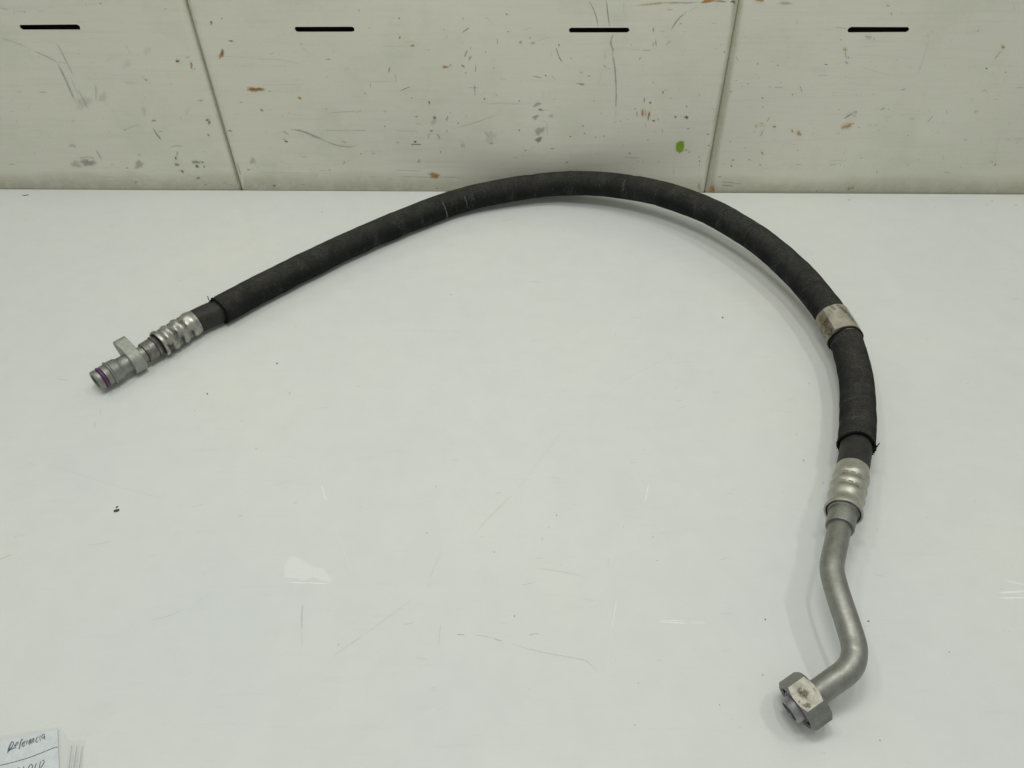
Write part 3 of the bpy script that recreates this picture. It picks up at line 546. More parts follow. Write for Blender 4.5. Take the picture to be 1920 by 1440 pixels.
# ------------------------------------------------------------------ label with handwriting in a clear pocket
def px_plate(name, pts, z, th, mat, parent=None):
    vs = [tp(u, v, z) for u, v in pts] ; vs = [Vector((p.x, p.y, z + th)) for p in vs] + [Vector((p.x, p.y, z)) for p in vs]
    n = len(pts); f = [list(range(n))[::-1], list(range(n, 2 * n))] + [[i, (i + 1) % n, (i + 1) % n + n, i + n] for i in range(n)]
    return mk(name, vs, f, mat, parent, smooth=False)
paper = px_plate('paper_label', [(-90, 1412), (0, 1389.5), (40, 1380), (108, 1367), (109, 1400), (112, 1470), (114, 1530), (-90, 1530)], 0.0010, 0.0002, M_PAPER)
tag(paper, 'handwritten paper label reading Referencia lying at the near left corner', 'label')
hw = [
 ('v',22,.95,[(240,790),(262,710),(290,620),(312,570)]),('i',15,.9,[(228,835),(245,770),(300,590),(345,505),(380,482),(402,520),(390,590),(345,665),(275,735)]),('v',16,.8,[(255,760),(300,742),(350,710),(425,678)]),
 ('i',13,.8,[(440,630),(500,590),(540,530),(545,482),(505,515),(445,600),(437,655),(490,685)]),('i',16,.85,[(682,400),(645,430),(612,530),(592,640),(570,715)]),
 ('i',13,.85,[(680,575),(735,525),(757,470),(715,485),(672,550),(663,620),(695,636),(745,580)]),('i',15,.85,[(822,440),(805,500),(793,575)]),
 ('i',12,.8,[(872,520),(925,455),(925,405),(885,445),(862,530),(875,575),(905,545),(940,430)]),('i',13,.8,[(952,545),(972,460),(1000,385),(1018,400),(1008,520)]),
 ('i',13,.8,[(1155,345),(1110,365),(1080,440),(1083,505),(1140,482)]),('i',13,.8,[(1212,308),(1192,375),(1200,430),(1218,458)]),
 ('i',12,.8,[(1342,290),(1300,262),(1258,320),(1258,385),(1305,385),(1342,300),(1335,370),(1345,425)]),
 ('i',11,.85,[(-30,1205),(200,1155),(500,1075),(800,988),(1100,880),(1400,760),(1650,662),(1740,656)]),
 ('i',13,.85,[(500,1340),(530,1280),(565,1272),(585,1300)]),('i',14,.85,[(712,1230),(702,1290),(690,1345)]),('i',14,.85,[(850,1340),(858,1270),(900,1190),(945,1165),(970,1195),(965,1300)]),
 ('i',13,.85,[(1092,1140),(1055,1230),(1045,1320)]),('i',13,.8,[(1217,1080),(1190,1200),(1170,1320)]),('i',13,.85,[(1260,1062),(1305,1040),(1325,1085),(1290,1170),(1190,1320)])]
for col, nm in (('i', 'handwriting'), ('v', 'ink_blot')):
    m = Marks('table', 0.00135)
    for c_, w_, a_, P in hw:
        if c_ == col: m.stroke([(x / 16, y / 16 + 1360) for x, y in P], w_ / 16 * 2.3, min(1, a_ * 1.2), False, .6)
    m.build(nm, MK[col], paper)
# clear pocket: flat film with three pressed folds along its right border
tpk = NT('clear_film'); tpk.set(Base_Color=(0.72, 0.76, 0.74), Roughness=0.18, Alpha=0.12); M_FILM = tpk.m
cols = [-100, 0, 60, 112] + [128 + 1.6 * i for i in range(21)]; vs, fs = [], []
rows = 8
for j in range(rows + 1):
    for i, x in enumerate(cols):
        y0 = 1377 - 0.14 * x if x < 112 else 1361 + (x - 112) * 1.45 if x < 130 else 1387 - (x - 130) * .05
        t = j / rows; y = y0 + (1530 - y0) * t
        xx = x - (y - y0) * 0.12 * (1 if x > 120 else 0.02)
        hgt = 0.0016
        if x >= 128: hgt = 0.0010 + 0.0002 * (0.5 - 0.5 * math.cos((x - 128) / 32 * 2 * math.pi * 3))
        p = tp(xx, y, hgt); vs.append(p)
nc = len(cols)
for j in range(rows):
    for i in range(nc - 1): fs.append([j * nc + i, j * nc + i + 1, (j + 1) * nc + i + 1, (j + 1) * nc + i])
POCK = tag(mk('plastic_pocket', vs, fs, M_FILM, None, smooth=True), 'clear plastic pocket with pressed folds covering the paper label', 'plastic pocket')
tf = NT('folded_film'); tf.set(Base_Color=(0.78, 0.82, 0.81), Roughness=0.16, Alpha=0.62); M_FOLD = tf.m
for (xa, xb, w0, w1) in ((133, 125.5, 3.5, 5.5), (142.5, 134, 3.5, 5.5), (152, 144, 5, 7)):
    vs, fs = [], []
    for j in range(13):
        t = j / 12; y = (1394 if xa < 140 else 1396) + t * 130; x = xa + (xb - xa) * t * 2.2; w_ = w0 + (w1 - w0) * t
        for q in range(9):
            a = math.pi * q / 8; p = tp(x - w_ * math.cos(a) * .5, y, .0016 + .0018 * math.sin(a) * min(1, t * 6 + .1)); vs.append(p)
        if j:
            for q in range(8): k = len(vs); fs.append([k - 18 + q, k - 17 + q, k - 8 + q, k - 9 + q])
    mk('pressed_fold', vs, fs, M_FOLD, POCK)
# ------------------------------------------------------------------ the hose
HO = empty('hose', tuple(tp(1060, 380, 0)))
tag(HO, 'black sleeved hose with metal end fittings curving across the white tabletop', 'hose')
def add(name, vs, fs, mat, parent=HO, **kw):
    o = mk(name, vs, fs, mat, parent, **kw)
    o.matrix_parent_inverse = Matrix.Translation(HO.location).inverted()
    return o
def catmull(P, step):
    Q = [2 * P[0] - P[1]] + list(P) + [2 * P[-1] - P[-2]]; out = []
    for i in range(1, len(Q) - 2):
        L = (Q[i + 1] - Q[i]).length; k = max(2, int(L / step * 3))
        for j in range(k):
            t = j / k
            out.append(0.5 * (2 * Q[i] + (Q[i + 1] - Q[i - 1]) * t + (2 * Q[i - 1] - 5 * Q[i] + 4 * Q[i + 1] - Q[i + 2]) * t * t + (3 * Q[i] - Q[i - 1] - 3 * Q[i + 1] + Q[i + 2]) * t ** 3))
    out.append(P[-1].copy()); return out
class Path:
    def __init__(s, P, step=0.0007, smooth=0):
        d = catmull(P, step)
        for _ in range(smooth):
            d = [d[0]] + [(d[i - 1] + d[i] * 2 + d[i + 1]) / 4 for i in range(1, len(d) - 1)] + [d[-1]]
        s.p = d; s.s = [0.0]
        for i in range(1, len(d)): s.s.append(s.s[-1] + (d[i] - d[i - 1]).length)
        s.L = s.s[-1]
        s.S = np.array(s.s); s.A = np.array([list(q) for q in d])
    def at(s, t): return Vector([float(np.interp(t, s.S, s.A[:, k])) for k in range(3)])
    def tan(s, t):
        a, b = s.at(max(0, t - .002)), s.at(min(s.L, t + .002)); return (b - a).normalized()
    def frame(s, t):
        T = s.tan(t); X = Vector((0, 0, 1)).cross(T).normalized(); return s.at(t), T, X, T.cross(X)   # X: left of travel, Z': up
    def near(s, p):
        if not hasattr(s, 'q'):
            A = s.A - np.array(list(CAM)); z = A @ np.array(list(F_)); s.q = np.stack([A @ np.array(list(R_)) / z, A @ np.array(list(D_)) / z], 1)
        d = p - CAM; z = d.dot(F_); k = np.array([d.dot(R_) / z, d.dot(D_) / z])
        return s.s[int(np.argmin(((s.q - k) ** 2).sum(1)))]
def sweep(path, s0, s1, rad, seg=48, ds=0.0006, th0=0, th1=2 * math.pi):
    n = max(2, int(abs(s1 - s0) / ds)); vs, fs, st, top = [], [], [], []
    closed = abs(th1 - th0 - 2 * math.pi) < 1e-6; m = seg if closed else seg + 1
    for i in range(n + 1):
        t = s0 + (s1 - s0) * i / n; c, T, X, Y = path.frame(t)
        for j in range(m):
            th = th0 + (th1 - th0) * j / seg; r = rad(t, th) if callable(rad) else rad
            d = X * math.cos(th) + Y * math.sin(th)
            vs.append(c + d * r); st.append((t, th * 0.014, 0)); top.append(max(0.0, math.sin(th)) ** 1.5)
    for i in range(n):
        for j in range(seg):
            a, b = i * m + j, i * m + (j + 1) % m
            fs.append([a, b, b + m, a + m])
    return vs, fs, st, top
def lathe(path, prof, seg=64, shape=None):
    """prof: list of (s, r); rings square to the path"""
    vs, fs = [], []
    for s_, r in prof:
        c, T, X, Y = path.frame(s_)
        for j in range(seg):
            th = 2 * math.pi * j / seg; rr = r * (shape(th, s_) if shape else 1)
            vs.append(c + (X * math.cos(th) + Y * math.sin(th)) * rr)
    for i in range(len(prof) - 1):
        for j in range(seg):
            a, b = i * seg + j, i * seg + (j + 1) % seg
            fs.append([a, b, b + seg, a + seg])
    return vs, fs

# centre line: (u, v, height)
CL = [(411,583,.0142),(484,543.5,.0144),(575,497.5,.0145),(666,454.5,.0146),(745,420.5,.0148),(825,389,.0152),(880,371.5,.0165),(947,357.5,.0185),(1005,348.5,.0205),
      (1050,344.5,.0225),(1097,343.8,.0255),(1147,347,.0275),(1197,354,.0295),(1221,359.3,.0305),(1271,373,.0315),(1343,402.5,.0325),(1431,457,.032),(1494,512.5,.030),(1538,563,.0285),
      (1562,598,.0275),(1587,642,.0265),(1603.5,700,.0252),(1607.8,740,.0250),(1608.5,780,.0255),(1607.2,812,.0265),(1604.5,845,.0280),(1599.5,875,.0295)]
hosep = [tp(u, v, z) for u, v, z in CL]
PH = Path(hosep, smooth=400)
sn = lambda u, v, z: PH.near(tp(u, v, z))
s_start = 0.0; s_end = sn(1607, 836, .0335)
s_c0, s_c1 = sn(1559, 592.5, .040), sn(1585.5, 639, .038)
dents = [(sn(872, 374, .0165), 1.9, .0016, .006), (sn(1000, 349, .0205), 1.7, .0018, .005), (sn(700, 440, .0147), 3.9, .0013, .009), (sn(760, 415, .0148), 3.8, .0010, .006), (sn(1447, 470, .042), 1.9, .0020, .006), (sn(1185, 352, .031), 1.6, .001, .005), (sn(640, 466, .0146), 3.7, .001, .02), (sn(1230, 361, .034), 3.8, .0012, .008)]
def sleeve_r(base):
    def f(t, th):
        n1 = noise.noise(Vector((t * 45, math.cos(th) * .9, math.sin(th) * .9 + 3)))
        n2 = noise.noise(Vector((t * 130, math.cos(th) * 1.6 + 9, math.sin(th) * 1.6)))
        r = base + .0004 * n1 + .0002 * n2 + .0003 * math.sin(2 * math.pi * t / .00175)
        for ds, dth, am, wd in dents:
            q = (t - ds) / wd
            if abs(q) < 3:
                da = (th - dth + math.pi) % (2 * math.pi) - math.pi
                r -= am * math.exp(-q * q - (da / .7) ** 2)
        e = min(t - s_start, 10)
        if e < .004: r -= .0009 * (1 - e / .004)
        return r
    return f
v_, f_, st_, tp_ = sweep(PH, s_start, s_c0 + .003, sleeve_r(.0143), 56)
add('braided_sleeve', v_, f_, M_SLV, uv={'st': st_}, attrs={'top': tp_})
lowr = sleeve_r(.0139)
def low_r(t, th):
    e = t - (s_c1 - .002); r = lowr(t, th) + .0002
    r += .0008 * math.exp(-(e / .0018) ** 2) * (1 + .35 * math.sin(3 * th + 1))
    e2 = s_end - t
    if e2 < .003: r += .0003 * (1 - e2 / .003)
    return r
def wob(path, s0, s1, rad, seg, fn):     # sleeve whose near end has an uneven rim
    v, f, st, tq = sweep(path, s0, s1, rad, seg); 
    return v, f, st, tq
v_, f_, st_, tp_ = sweep(PH, s_c1 - .002, s_end, low_r, 56)
# uneven rim: slide the first rings along the hose
m_ = 56
for i in range(8):
    t = s_c1 - .002 + i * .0007; T = PH.tan(t)
    for j in range(m_):
        th = 2 * math.pi * j / m_; k = (1 - i / 8) * (.0009 * math.sin(2 * th + .4) + .0005 * math.sin(5 * th))
        v_[i * m_ + j] = v_[i * m_ + j] + T * k
o = add('braided_sleeve', v_, f_, M_SLV, uv={'st': st_}, attrs={'top': tp_}); o['label'] = 'short length of black sleeve beyond the tin band'
# rims where the textile is turned in
def rim(path, s_, r, rr, name='sleeve_hem', amp=.0004, mat=M_THREAD):
    vs, fs = [], []; n = 72; k = 8; c, T, X, Y = path.frame(s_)
    for j in range(n):
        th = 2 * math.pi * j / n; rad = r + amp * math.sin(31 * th) * random.uniform(.3, 1); off = amp * 1.5 * math.sin(3 * th)
        d = X * math.cos(th) + Y * math.sin(th)
        for q in range(k):
            a = 2 * math.pi * q / k; vs.append(c + d * (rad + rr * math.cos(a)) + T * (off + rr * math.sin(a)))
    for j in range(n):
        for q in range(k):
            j2, q2 = (j + 1) % n, (q + 1) % k; fs.append([j * k + q, j * k + q2, j2 * k + q2, j2 * k + q])
    return add(name, vs, fs, mat)
rim(PH, .0006, .0136, .0011); rim(PH, s_end, .0138, .0011, amp=.0007)
rim(PH, s_c1 - .0010, .0154, .00065, amp=.0005)
# frayed threads
def thread(pts, r=.00025, name='loose_thread'):
    P = Path(pts, .001); v, f, _, _ = sweep(P, 0, P.L, lambda t, th: r, 6, .0008)
    return add(name, v, f, M_THREAD)
def hp(path, s_, th, r, along=0):
    c, T, X, Y = path.frame(s_); return c + (X * math.cos(th) + Y * math.sin(th)) * r + T * along
for pts in ([(399, 566, .026), (394, 565, .027), (391, 561, .029), (389.5, 555.5, .030)], [(400, 563, .026), (391, 568, .024), (388, 576, .022), (392, 578, .022)], [(401, 561, .027), (395, 563, .027), (389, 570, .023), (387, 573, .02)],
            [(1636, 845, .034), (1641, 840, .035), (1645, 836, .036), (1649, 831, .037)], [(1637, 840, .034), (1642, 839, .034), (1646, 836, .035)], [(1612, 635, .038), (1615.5, 636, .038), (1612, 640, .038)], [(1608, 628, .038), (1614, 634, .038), (1615, 636, .038)]):
    thread([tp(*q) for q in pts], .00042)
vs, fs = [], []
for k in range(120):                                            # fringe of cut yarn ends on the two hems
    for s_, r, sg in ((s_end, .0142, 1), (0.0006, .0138, -1)):
        th = random.uniform(0, 2 * math.pi); a = hp(PH, s_, th, r); b = hp(PH, s_, th + random.uniform(-.08, .08), r + random.uniform(.0004, .0013), sg * random.uniform(0, .0022))
        d = (b - a).normalized(); n1 = d.orthogonal().normalized() *   .0003; n2 = d.cross(n1); q = len(vs)
        vs += [a + n1, a - n1 * .5 + n2, a - n1 * .5 - n2, b]; fs += [[q, q + 1, q + 3], [q + 1, q + 2, q + 3], [q + 2, q, q + 3]]
add('frayed_ends', vs, fs, M_THREAD, smooth=False)['kind'] = 'stuff'
# chalky hoop marks rubbed on the textile
def hoop(s_, th0, th1, w_, al):
    vs, fs, a = [], [], []; n = 30
    for i in range(n + 1):
        th = th0 + (th1 - th0) * i / n
        for q, aa in ((-1, 0), (-.3, 1), (.3, 1), (1, 0)):
            tt = s_ + w_ * q + .0012 * math.sin(th * 2); vs.append(hp(PH, tt, th, .0148)); a.append(al * aa * min(1, 6 * i / n) * min(1, 6 * (n - i) / n))
        if i:
            for j in range(3): k = len(vs); fs.append([k - 8 + j, k - 7 + j, k - 3 + j, k - 4 + j])
    add('chalk_hoop', vs, fs, MK['h'], attrs={'alpha': a})
hoop(sn(826, 388.6, .0152), 2.0, 4.1, .0009, .4); hoop(sn(868, 375, .016), 2.2, 3.5, .0008, .3); hoop(sn(1176, 350.5, .031), 2.0, 3.0, .0015, .12); hoop(sn(1412, 444, .042), 1.8, 3.0, .0006, .12)

# tin band
v_, f_, st_, tp_ = sweep(PH, s_c0, s_c1, lambda t, th: .0150 + .0002 * math.sin(2 * th) + .00015 * noise.noise(Vector((t * 150, th, 0))), 72, .001)
band = add('tin_band', v_, f_, M_BAND)
def band_layer(th0, th1, dr, name):
    vs, fs = [], []; n = 26; m = 10
    for lay in (0, 1):
        for i in range(n + 1):
            th = th0 + (th1 - th0) * i / n
            for j in range(m + 1):
                t = s_c0 + (s_c1 - s_c0) * j / m + (.0006 if j == 0 else -.0042 if j == m else 0)
                vs.append(hp(PH, t, th, .0151 + dr * (1 if lay == 0 else .2) + .00012 * noise.noise(Vector((t * 200, th * 3, 2)))))
    N = (n + 1) * (m + 1)
    for i in range(n):
        for j in range(m):
            a = i * (m + 1) + j; fs.append([a, a + 1, a + m + 2, a + m + 1]); fs.append([a + N, a + m + 1 + N, a + m + 2 + N, a + 1 + N])
    for i in range(n):
        for j in (0, m):
            a = i * (m + 1) + j; fs.append([a, a + m + 1, a + m + 1 + N, a + N])
    for j in range(m):
        for i in (0, n):
            a = i * (m + 1) + j; fs.append([a, a + N, a + 1 + N, a + 1])
    o = mk(name, vs, fs, M_BAND2, band, sharp=40); return o
TH_SEAM = 4.35 - math.pi        # placed by eye: seam on the camera side, a little left of the ridge
TH_SEAM = 2.42                  # seam of the overlapping end, a little left of the ridge as the camera sees it
band_layer(-1.2, TH_SEAM, .0007, 'overlap')
def on_tube(path, r, pts, w_, al, key, name, parent, pin):
    """ink or dirt strokes on a round surface; pts = (s, theta)"""
    vs, fs, a = [], [], []
    for i, (s_, th) in enumerate(pts):
        p0 = pts[max(0, i - 1)]; p1 = pts[min(len(pts) - 1, i + 1)]
        ds, dt = (p1[0] - p0[0]), (p1[1] - p0[1]) * r; L = math.hypot(ds, dt) or 1; ns, nt = -dt / L, ds / L
        for q, aa in ((-1, 0), (-.4, 1), (.4, 1), (1, 0)):
            vs.append(hp(path, s_ + ns * w_ * q / 2, th + nt * w_ * q / 2 / r, r)); a.append(al * aa)
        if i:
            for j in range(3): k = len(vs); fs.append([k - 8 + j, k - 7 + j, k - 3 + j, k - 4 + j])
    o = mk(name, vs, fs, MK[key], parent, smooth=False, attrs={'alpha': a}); return o
cb = s_c0 + (s_c1 - s_c0) * .5; dl = (s_c1 - s_c0)
arc = lambda s0, t0, rs_, rt, a0, a1, n=10: [(s0 + rs_ * math.cos(a0 + (a1 - a0) * i / n), t0 + rt * math.sin(a0 + (a1 - a0) * i / n)) for i in range(n + 1)]
on_tube(PH, .01545, arc(cb + dl * .28, 2.78, dl * .11, .17, -1.6, 1.8), .0011, .8, 'k', 'engraving', band, 0)
on_tube(PH, .01545, [(cb + dl * .17, 2.62), (cb + dl * .39, 2.66)], .0011, .8, 'k', 'engraving', band, 0)
on_tube(PH, .01545, [(cb + dl * .06, 2.9), (cb + dl * .10, 2.62)], .001, .7, 'k', 'engraving', band, 0)
on_tube(PH, .01545, arc(cb - dl * .06, 2.75, dl * .06, .12, .3, 4.4), .001, .7, 'k', 'engraving', band, 0)
for (sa, sb, ta, tb2, wq, al) in ((.04, .40, 1.55, 1.35, .0040, .45), (.15, .70, 1.32, 1.12, .0045, .45), (.25, .80, 1.22, 1.02, .0022, .45), (.02, .22, 1.95, 1.85, .0035, .35), (.10, .34, 2.15, 2.05, .0020, .3), (.45, .60, 1.9, 1.7, .0015, .2)):
    on_tube(PH, .01600, [(s_c0 + dl * (sa + (sb - sa) * i / 12), ta + (tb2 - ta) * i / 12 + .03 * math.sin(i * 1.7)) for i in range(13)], wq, al, 'g', 'grease_streak', band, 0)
on_tube(PH, .01545, [(s_c0 + dl * .1 + dl * .8 * i / 8, 2.85) for i in range(9)], .009, .45, 'o', 'grease_streak', band, 0)

# ---- right end: bare rubber, ferrule, collar, bent tube, nut
PRp = [hosep[-3] + (hosep[-4] - hosep[-3]) * 0, hosep[-2], hosep[-1]] + [tp(u, v, z) for u, v, z in
    [(1595,900,.0308),(1590.5,917,.0318),(1586.5,934,.0328),(1581,962,.0343),(1575,988,.0356),(1570.5,1007,.0365),(1562.5,1045,.0385),(1559.8,1063,.0388),(1562.3,1082,.038),
     (1573,1120,.0375),(1587,1162,.0358),(1599.5,1202,.0330),(1602.3,1222,.031),(1598.5,1243,.0300),(1586.5,1260,.0280),(1562,1278,.0250),(1538,1295,.0210),(1512,1314,.0170),(1481.5,1336,.0125)]]
PR = Path(PRp, smooth=120)
sr = lambda u, v, z: PR.near(tp(u, v, z))
r0 = sr(1608, 815, .033); r_f = sr(1599, 881, .0347)
v_, f_, st_, tp_ = sweep(PR, r0, r_f + .002, lambda t, th: .0121 + .00012 * noise.noise(Vector((t * 120, th, 5))) + (.0005 * math.exp(-((t - r0 - .008) / .0015) ** 2)), 56, .001)
add('rubber_hose', v_, f_, M_RUB)
def ferrule(path, keys, mat, tabs, wear, name='ferrule'):
    """keys: (s, r) crest and valley list, cosine-blended"""
    prof = [(keys[0][0], keys[0][1] - .0016), (keys[0][0], keys[0][1] - .0002), (keys[0][0] + (keys[1][0] - keys[0][0]) * .04, keys[0][1])]
    for (a, ra), (b, rb) in zip(keys, keys[1:]):
        for k in range(1, 9):
            q = k / 8; prof.append((a + (b - a) * q, ra + (rb - ra) * (0.5 - 0.5 * math.cos(math.pi * q))))
    a, ra = keys[-1]; d = (keys[-1][0] - keys[-2][0]); sgn = 1 if d > 0 else -1
    prof += [(a + sgn * .0003, ra - .0003), (a + sgn * .0004, ra - .0009), (a + sgn * .0002, ra - .0014), (a - sgn * .004, ra - .0024), (a - sgn * .0045, .0092)]
    vs, fs = lathe(path, prof, 72, lambda th, s_: 1 + .006 * math.cos(8 * th) + .005 * noise.noise(Vector((math.cos(th) * 1.5, math.sin(th) * 1.5, s_ * 60))))
    o = add(name, vs, fs, mat, sharp=50)
    for s_, r, th in tabs:
        w1, w2 = .0011, .30; vs, fs = [], []; n = 8
        for i in range(n + 1):
            t = th - w2 / 2 + w2 * i / n
            for ds, dr in ((-w1, -.0006), (-w1 * .8, .00035), (w1 * .8, .00035), (w1, -.0006)): vs.append(hp(path, s_ + ds, t, r + dr))
            if i:
                for j in range(3): k = len(vs); fs.append([k - 8 + j, k - 7 + j, k - 3 + j, k - 4 + j])
        fs.append([0, 1, 2, 3]); k = len(vs); fs.append([k - 1, k - 2, k - 3, k - 4])
        tb_ = mk('crimp_tab', vs, fs, mat, o, sharp=35)
        e = .0012                                              # dark seam round the tab
        on_tube(path, r + .00012, [(s_ - w1 - .0002, th - w2 / 2 + w2 * i / 6) for i in range(7)], e, .7, 'k', 'crimp_line', o, 0)
    for s_, th, L_, w_, al in wear:
        on_tube(path, .0139, [(s_, th - L_ / 2 + L_ * i / 8) for i in range(9)], w_, al, 'k', 'grease_streak', o, 0)
    return o
q1, q2, q3, q4 = sr(1595.5, 899, .0355), sr(1590.5, 917, .036), sr(1586.5, 934, .0365), sr(1581.5, 959, .0375)
keys = [(r_f, .0124), (q1, .0134), ((q1 + q2) / 2, .0117), (q2, .0134), ((q2 + q3) / 2, .0117), (q3, .0134), (q3 + (q4 - q3) * .45, .0116), (q4, .0138), (q4 + .0016, .0137)]
fr = ferrule(PR, keys, M_FER, [((q1 + q2) / 2, .0123, 1.25), ((q1 + q2) / 2, .0123, 1.65), ((q1 + q2) / 2, .0123, 2.1), ((q2 + q3) / 2, .0123, 1.25), ((q2 + q3) / 2, .0123, 1.65), ((q2 + q3) / 2, .0123, 2.1), (q1 + .0005, .0133, 1.9), (q1 + .0005, .0133, .8)], [])
qc = sr(1573.5, 990, .038)
vs, fs = lathe(PR, [(q4 - .002, .0114), (q4 + .0012, .0112), (q4 + .0022, .0102), (q4 + .004, .0099), (qc - .0006, .0100), (qc - .0001, .0098), (qc, .0093), (qc - .0003, .0080)], 64)
add('collar', vs, fs, M_ALU, sharp=35)
q_n = sr(1512, 1312, .0153)
v_, f_, st_, tp_ = sweep(PR, qc - .002, q_n, lambda t, th: .0080 + .00006 * noise.noise(Vector((t * 90, math.cos(th), math.sin(th)))), 64, .001)
add('bent_tube', v_, f_, M_ALU)

PNp = [tp(1560, 1278, .0222), tp(1527, 1301.5, .0190), tp(1492.5, 1326, .0147), tp(1470, 1341.5, .0131)]
d_ = PNp[2] - PNp[1]; d_.z = -.31 * math.hypot(d_.x, d_.y); d_.normalize(); c_ = (PNp[1] + PNp[2]) / 2; PNp = [c_ + d_ * k for k in (-.03, -.01, .01, .03)]; PN = Path(PNp)
n0, n1 = .03 - .0077, .03 + .0077
AP = .0148
def hexr(th, t):
    a = ((th - math.pi / 2 + math.pi / 6) % (math.pi / 3)) - math.pi / 6
    r = AP / math.cos(a); e = min(t - n0, n1 - t)
    return min(r, .0150 + e * 1.2)
seg = 120; sl = [n0 + (n1 - n0) * k for k in [0, .02, .04, .06, .08, .10, .12, .14, .16, .18, .21, .3, .5, .7, .79, .82, .84, .86, .88, .90, .92, .94, .96, .98, 1]]
vs, fs, mi = [], [], []
for s_ in sl:
    c, T, X, Y = PN.frame(s_)
    for j in range(seg):
        th = 2 * math.pi * j / seg; vs.append(c + (X * math.cos(th) + Y * math.sin(th)) * hexr(th, s_))
rings = len(sl)
def addring(s_, r):
    global rings
    c, T, X, Y = PN.frame(s_)
    for j in range(seg): th = 2 * math.pi * j / seg; vs.append(c + (X * math.cos(th) + Y * math.sin(th)) * r)
    rings += 1
for s_, r in ((n1, .0138), (n1 - .001, .0126), (n1 - .010, .0124), (n1 - .0102, .0083), (n0, .0083)): addring(s_, r)
for i in range(rings):
    for j in range(seg):
        a, b = i * seg + j, i * seg + (j + 1) % seg; i2 = (i + 1) % rings
        fs.append([a, b, i2 * seg + (j + 1) % seg, i2 * seg + j])
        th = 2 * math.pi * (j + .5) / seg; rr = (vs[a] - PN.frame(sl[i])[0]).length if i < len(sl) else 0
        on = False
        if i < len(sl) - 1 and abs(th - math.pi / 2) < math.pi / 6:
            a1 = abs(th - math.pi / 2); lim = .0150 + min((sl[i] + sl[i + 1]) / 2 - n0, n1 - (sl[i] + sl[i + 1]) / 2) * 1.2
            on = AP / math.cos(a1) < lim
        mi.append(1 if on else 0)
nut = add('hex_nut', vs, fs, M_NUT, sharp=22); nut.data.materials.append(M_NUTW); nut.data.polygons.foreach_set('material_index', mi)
class NutMarks(Marks):
    def P(s, u, v):
        c, T, X, Y = PN.frame((n0 + n1) / 2); q = c + Y * (AP + .00015); r_ = ray(u, v); return CAM + r_ * ((q - CAM).dot(Y) / r_.dot(Y))
def npatch(key, name, fn):
    m = NutMarks('table', .001); fn(m); mk(name, m.v, m.f, MK[key], nut, smooth=False, attrs={'alpha': m.a})
cx = lambda x, y: (1420 + x / 7.385, 1200 + y / 7.385)
npatch('b', 'grease_spot', lambda m: (m.blob(*cx(640, 745), 13, 9, .6, 55, .5), m.blob(*cx(690, 905), 9, 6, .6, 20, .4), m.blob(*cx(590, 690), 6, 7, .5, 0, .4)))
npatch('g', 'nick', lambda m: (m.stroke([cx(770, 660), cx(810, 715)], 2, .8), m.blob(*cx(580, 850), 2, 2.4, .8, 0), m.blob(*cx(780, 800), 1.6, 1.2, .6, 0), m.stroke([cx(600, 700), cx(660, 790)], 2.2, .5)))
# spigot with o-ring inside the nut
sp0 = n1 - .009; sp1 = n1 + .0048
vs, fs = lathe(PN, [(sp0, .0092), (n1 - .0028, .0092), (n1 - .0026, .0080), (n1 - .0008, .0080), (n1 - .0006, .0085), (sp1 - .0008, .0082), (sp1, .0076), (sp1 - .0002, .0062), (sp1 - .012, .0060)], 56)
add('spigot', vs, fs, M_SPIG, sharp=40)
def ring(path, s_, R, r, name='o_ring', mat=M_RING):
    vs, fs = [], []; n = 64; k = 12; c, T, X, Y = path.frame(s_)
    for j in range(n):
        th = 2 * math.pi * j / n; d = X * math.cos(th) + Y * math.sin(th)
        for q in range(k): a = 2 * math.pi * q / k; vs.append(c + d * (R + r * math.cos(a)) + T * r * math.sin(a))
    for j in range(n):
        for q in range(k): j2, q2 = (j + 1) % n, (q + 1) % k; fs.append([j * k + q, j * k + q2, j2 * k + q2, j2 * k + q])
    return add(name, vs, fs, mat)
ring(PN, n1 - .0012, .0094, .0010)

# ---- left end
lc = lambda x, y, z=.0137: tp(150 + x / 6, 540 + y / 6, z)
PLp = [lc(172, 1055, .0131), lc(437, 902, .0133), lc(720, 738, .0136), lc(1010, 560, .0137), lc(1302, 378, .0138), tp(405, 585, .0140), tp(428, 573.5, .0142)]
PL = Path(PLp, smooth=200)
sl_ = lambda x, y: PL.near(lc(x, y)); rl = lambda hw, x, y: pxm(hw / 6, lc(x, y))
e_f = sl_(1302, 378)
v_, f_, st_, tp_ = sweep(PL, e_f - .002, PL.L, lambda t, th: .0119 + .00012 * noise.noise(Vector((t * 120, th, 15))), 56, .001)
add('rubber_hose', v_, f_, M_RUB)
c1, c2, c3, c4 = sl_(1245, 412), sl_(1120, 485), sl_(1010, 555), sl_(905, 617)
keysL = [(e_f, .0122), (c1, .0131), (c1 + (c2 - c1) * .55, .0115), (c2, .0134), ((c2 + c3) / 2, .0116), (c3, .0134), ((c3 + c4) / 2, .0116), (c4, .0136), (c4 - .0022, .0135)]
fl = ferrule(PL, keysL, M_FERG, [(c1 + (c2 - c1) * .55, .0121, 2.3), ((c2 + c3) / 2, .0122, 2.3), ((c3 + c4) / 2, .0122, 2.3), (c1 + (c2 - c1) * .55, .0121, 1.2), ((c2 + c3) / 2, .0122, 1.2), ((c3 + c4) / 2, .0122, 1.2)],
             [(c4 + .0035, 3.35, .9, .006, .95), ((c2 + c3) / 2, 3.3, .8, .0045, .95), (c1 + (c2 - c1) * .5, 3.3, .7, .004, .95), (c4 + .001, 3.0, .5, .003, .5)])
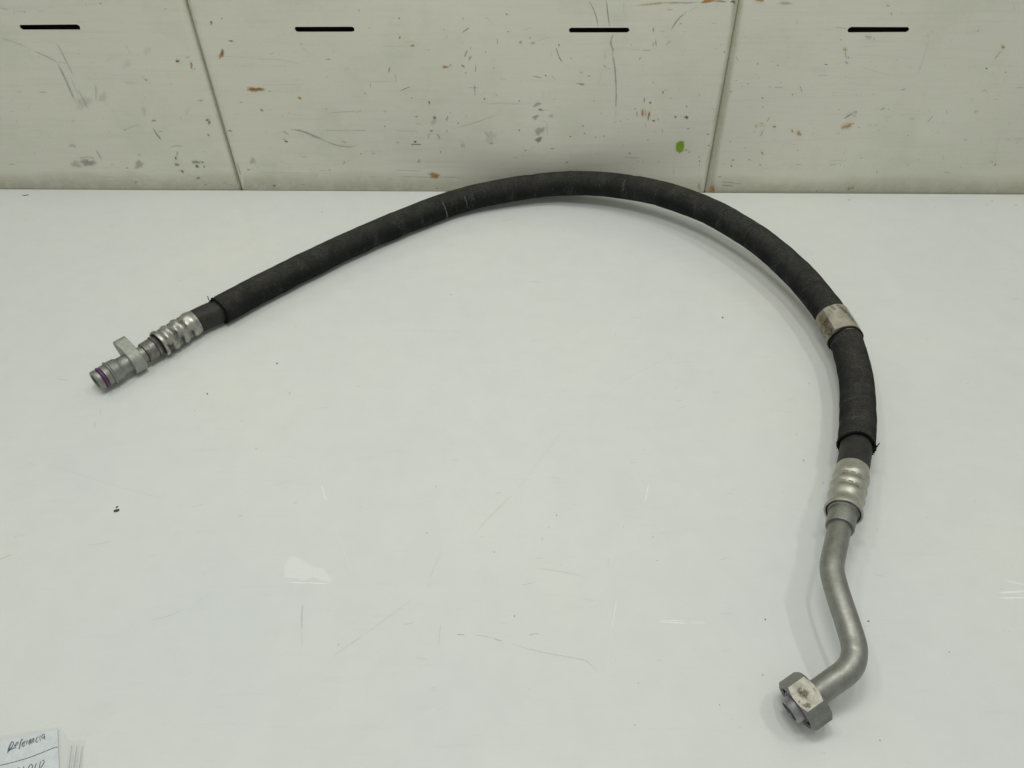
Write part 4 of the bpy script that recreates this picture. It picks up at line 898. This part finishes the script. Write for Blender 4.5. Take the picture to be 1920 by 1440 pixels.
vs, fs = lathe(PL, [(c4 - .0012, .0088), (sl_(860, 665), .0108), (sl_(852, 670), .0110), (sl_(838, 676), .0102), (sl_(836, 677), .0088)], 64); add('inner_sleeve', vs, fs, M_COL, sharp=35)
a0, a1 = sl_(720, 736), sl_(832, 678)
vs, fs = lathe(PL, [(a1 + .001, .0080), (a1, .0096), (a1 - .0003, .0100), (a0 + .0004, .0098), (a0, .0093), (a0 - .0001, .0070)], 64, lambda th, s_: 1 + .006 * math.cos(6 * th)); add('collar', vs, fs, M_COL, sharp=35)
t0 = sl_(172, 1055)
P_ = lambda x, y, r: (sl_(x, y), r)
prof = [(t0 + .0005, .0066), (t0, .0078), (t0 + .0003, .0092), (t0 + .0010, .0097), P_(226, 1024, .0098), (sl_(230, 1022), .0092), (sl_(234, 1020), .0078), (sl_(268, 1000), .0078), (sl_(271, 998), .0096), (sl_(276, 995), .0101),
        P_(322, 969, .0101), (sl_(326, 967), .0100), (sl_(328, 966), .0108), (sl_(332, 963), .0115), (sl_(345, 956), .0118), (sl_(352, 952), .0110), P_(362, 946, .0107), P_(420, 912, .0105), P_(438, 902, .0100), P_(455, 892, .0091), P_(500, 866, .0089), P_(560, 832, .0092), P_(720, 738, .0080), P_(735, 730, .0080)]
prof = [(t0 + .014, .0062)] + prof
vs, fs = lathe(PL, prof, 72); add('end_tube', vs, fs, M_ALU, sharp=35)
ring(PL, sl_(252, 1009), .0093, .00135)
# clamp plate with an ear
ps0, ps1 = sl_(545, 841), sl_(668, 768); EAR = 0.75      # ear direction: raised and pointing away from the camera
out = []
def plate_r(th):
    d = (th - EAR + math.pi) % (2 * math.pi) - math.pi          # support of the hull of two discs, as a radius by ray marching
    R1, R2, L = .0131, .0062, .0172; ux, uy = math.cos(d), math.sin(d)
    best = R1; k = 40
    for q in range(k + 1):
        t = q / k; cx_ = L * t; rr_ = R1 + (R2 - R1) * t; b = ux * cx_; disc = b * b - (cx_ * cx_ - rr_ * rr_)
        if disc >= 0: best = max(best, b + math.sqrt(disc))
    return best
sg = 180; vs, fs = [], []
prf = [(ps0, .92, 0), (ps0, .97, -.0004), (ps0 + .0004, 1.0, 0), (ps1 - .0004, 1.0, 0), (ps1, .97, -.0004)]
def pring(s_, shrink, rr=None):
    c, T, X, Y = PL.frame((ps0 + ps1) / 2); c = c + T * (s_ - (ps0 + ps1) / 2)
    for j in range(sg):
        th = 2 * math.pi * j / sg; r = rr if rr else plate_r(th) - shrink
        vs.append(c + (X * math.cos(th) + Y * math.sin(th)) * r)
for s_, k, rr in ((ps0, 0, .0086), (ps0, .0005, None), (ps0 + .0005, 0, None), (ps1 - .0005, 0, None), (ps1, .0005, None), (ps1, 0, .0086)): pring(s_, k, rr)
for i in range(6):
    for j in range(sg):
        a, b, i2 = i * sg + j, i * sg + (j + 1) % sg, (i + 1) % 6; fs.append([a, b, i2 * sg + (j + 1) % sg, i2 * sg + j])
add('clamp_plate', vs, fs, M_LUG, sharp=30)
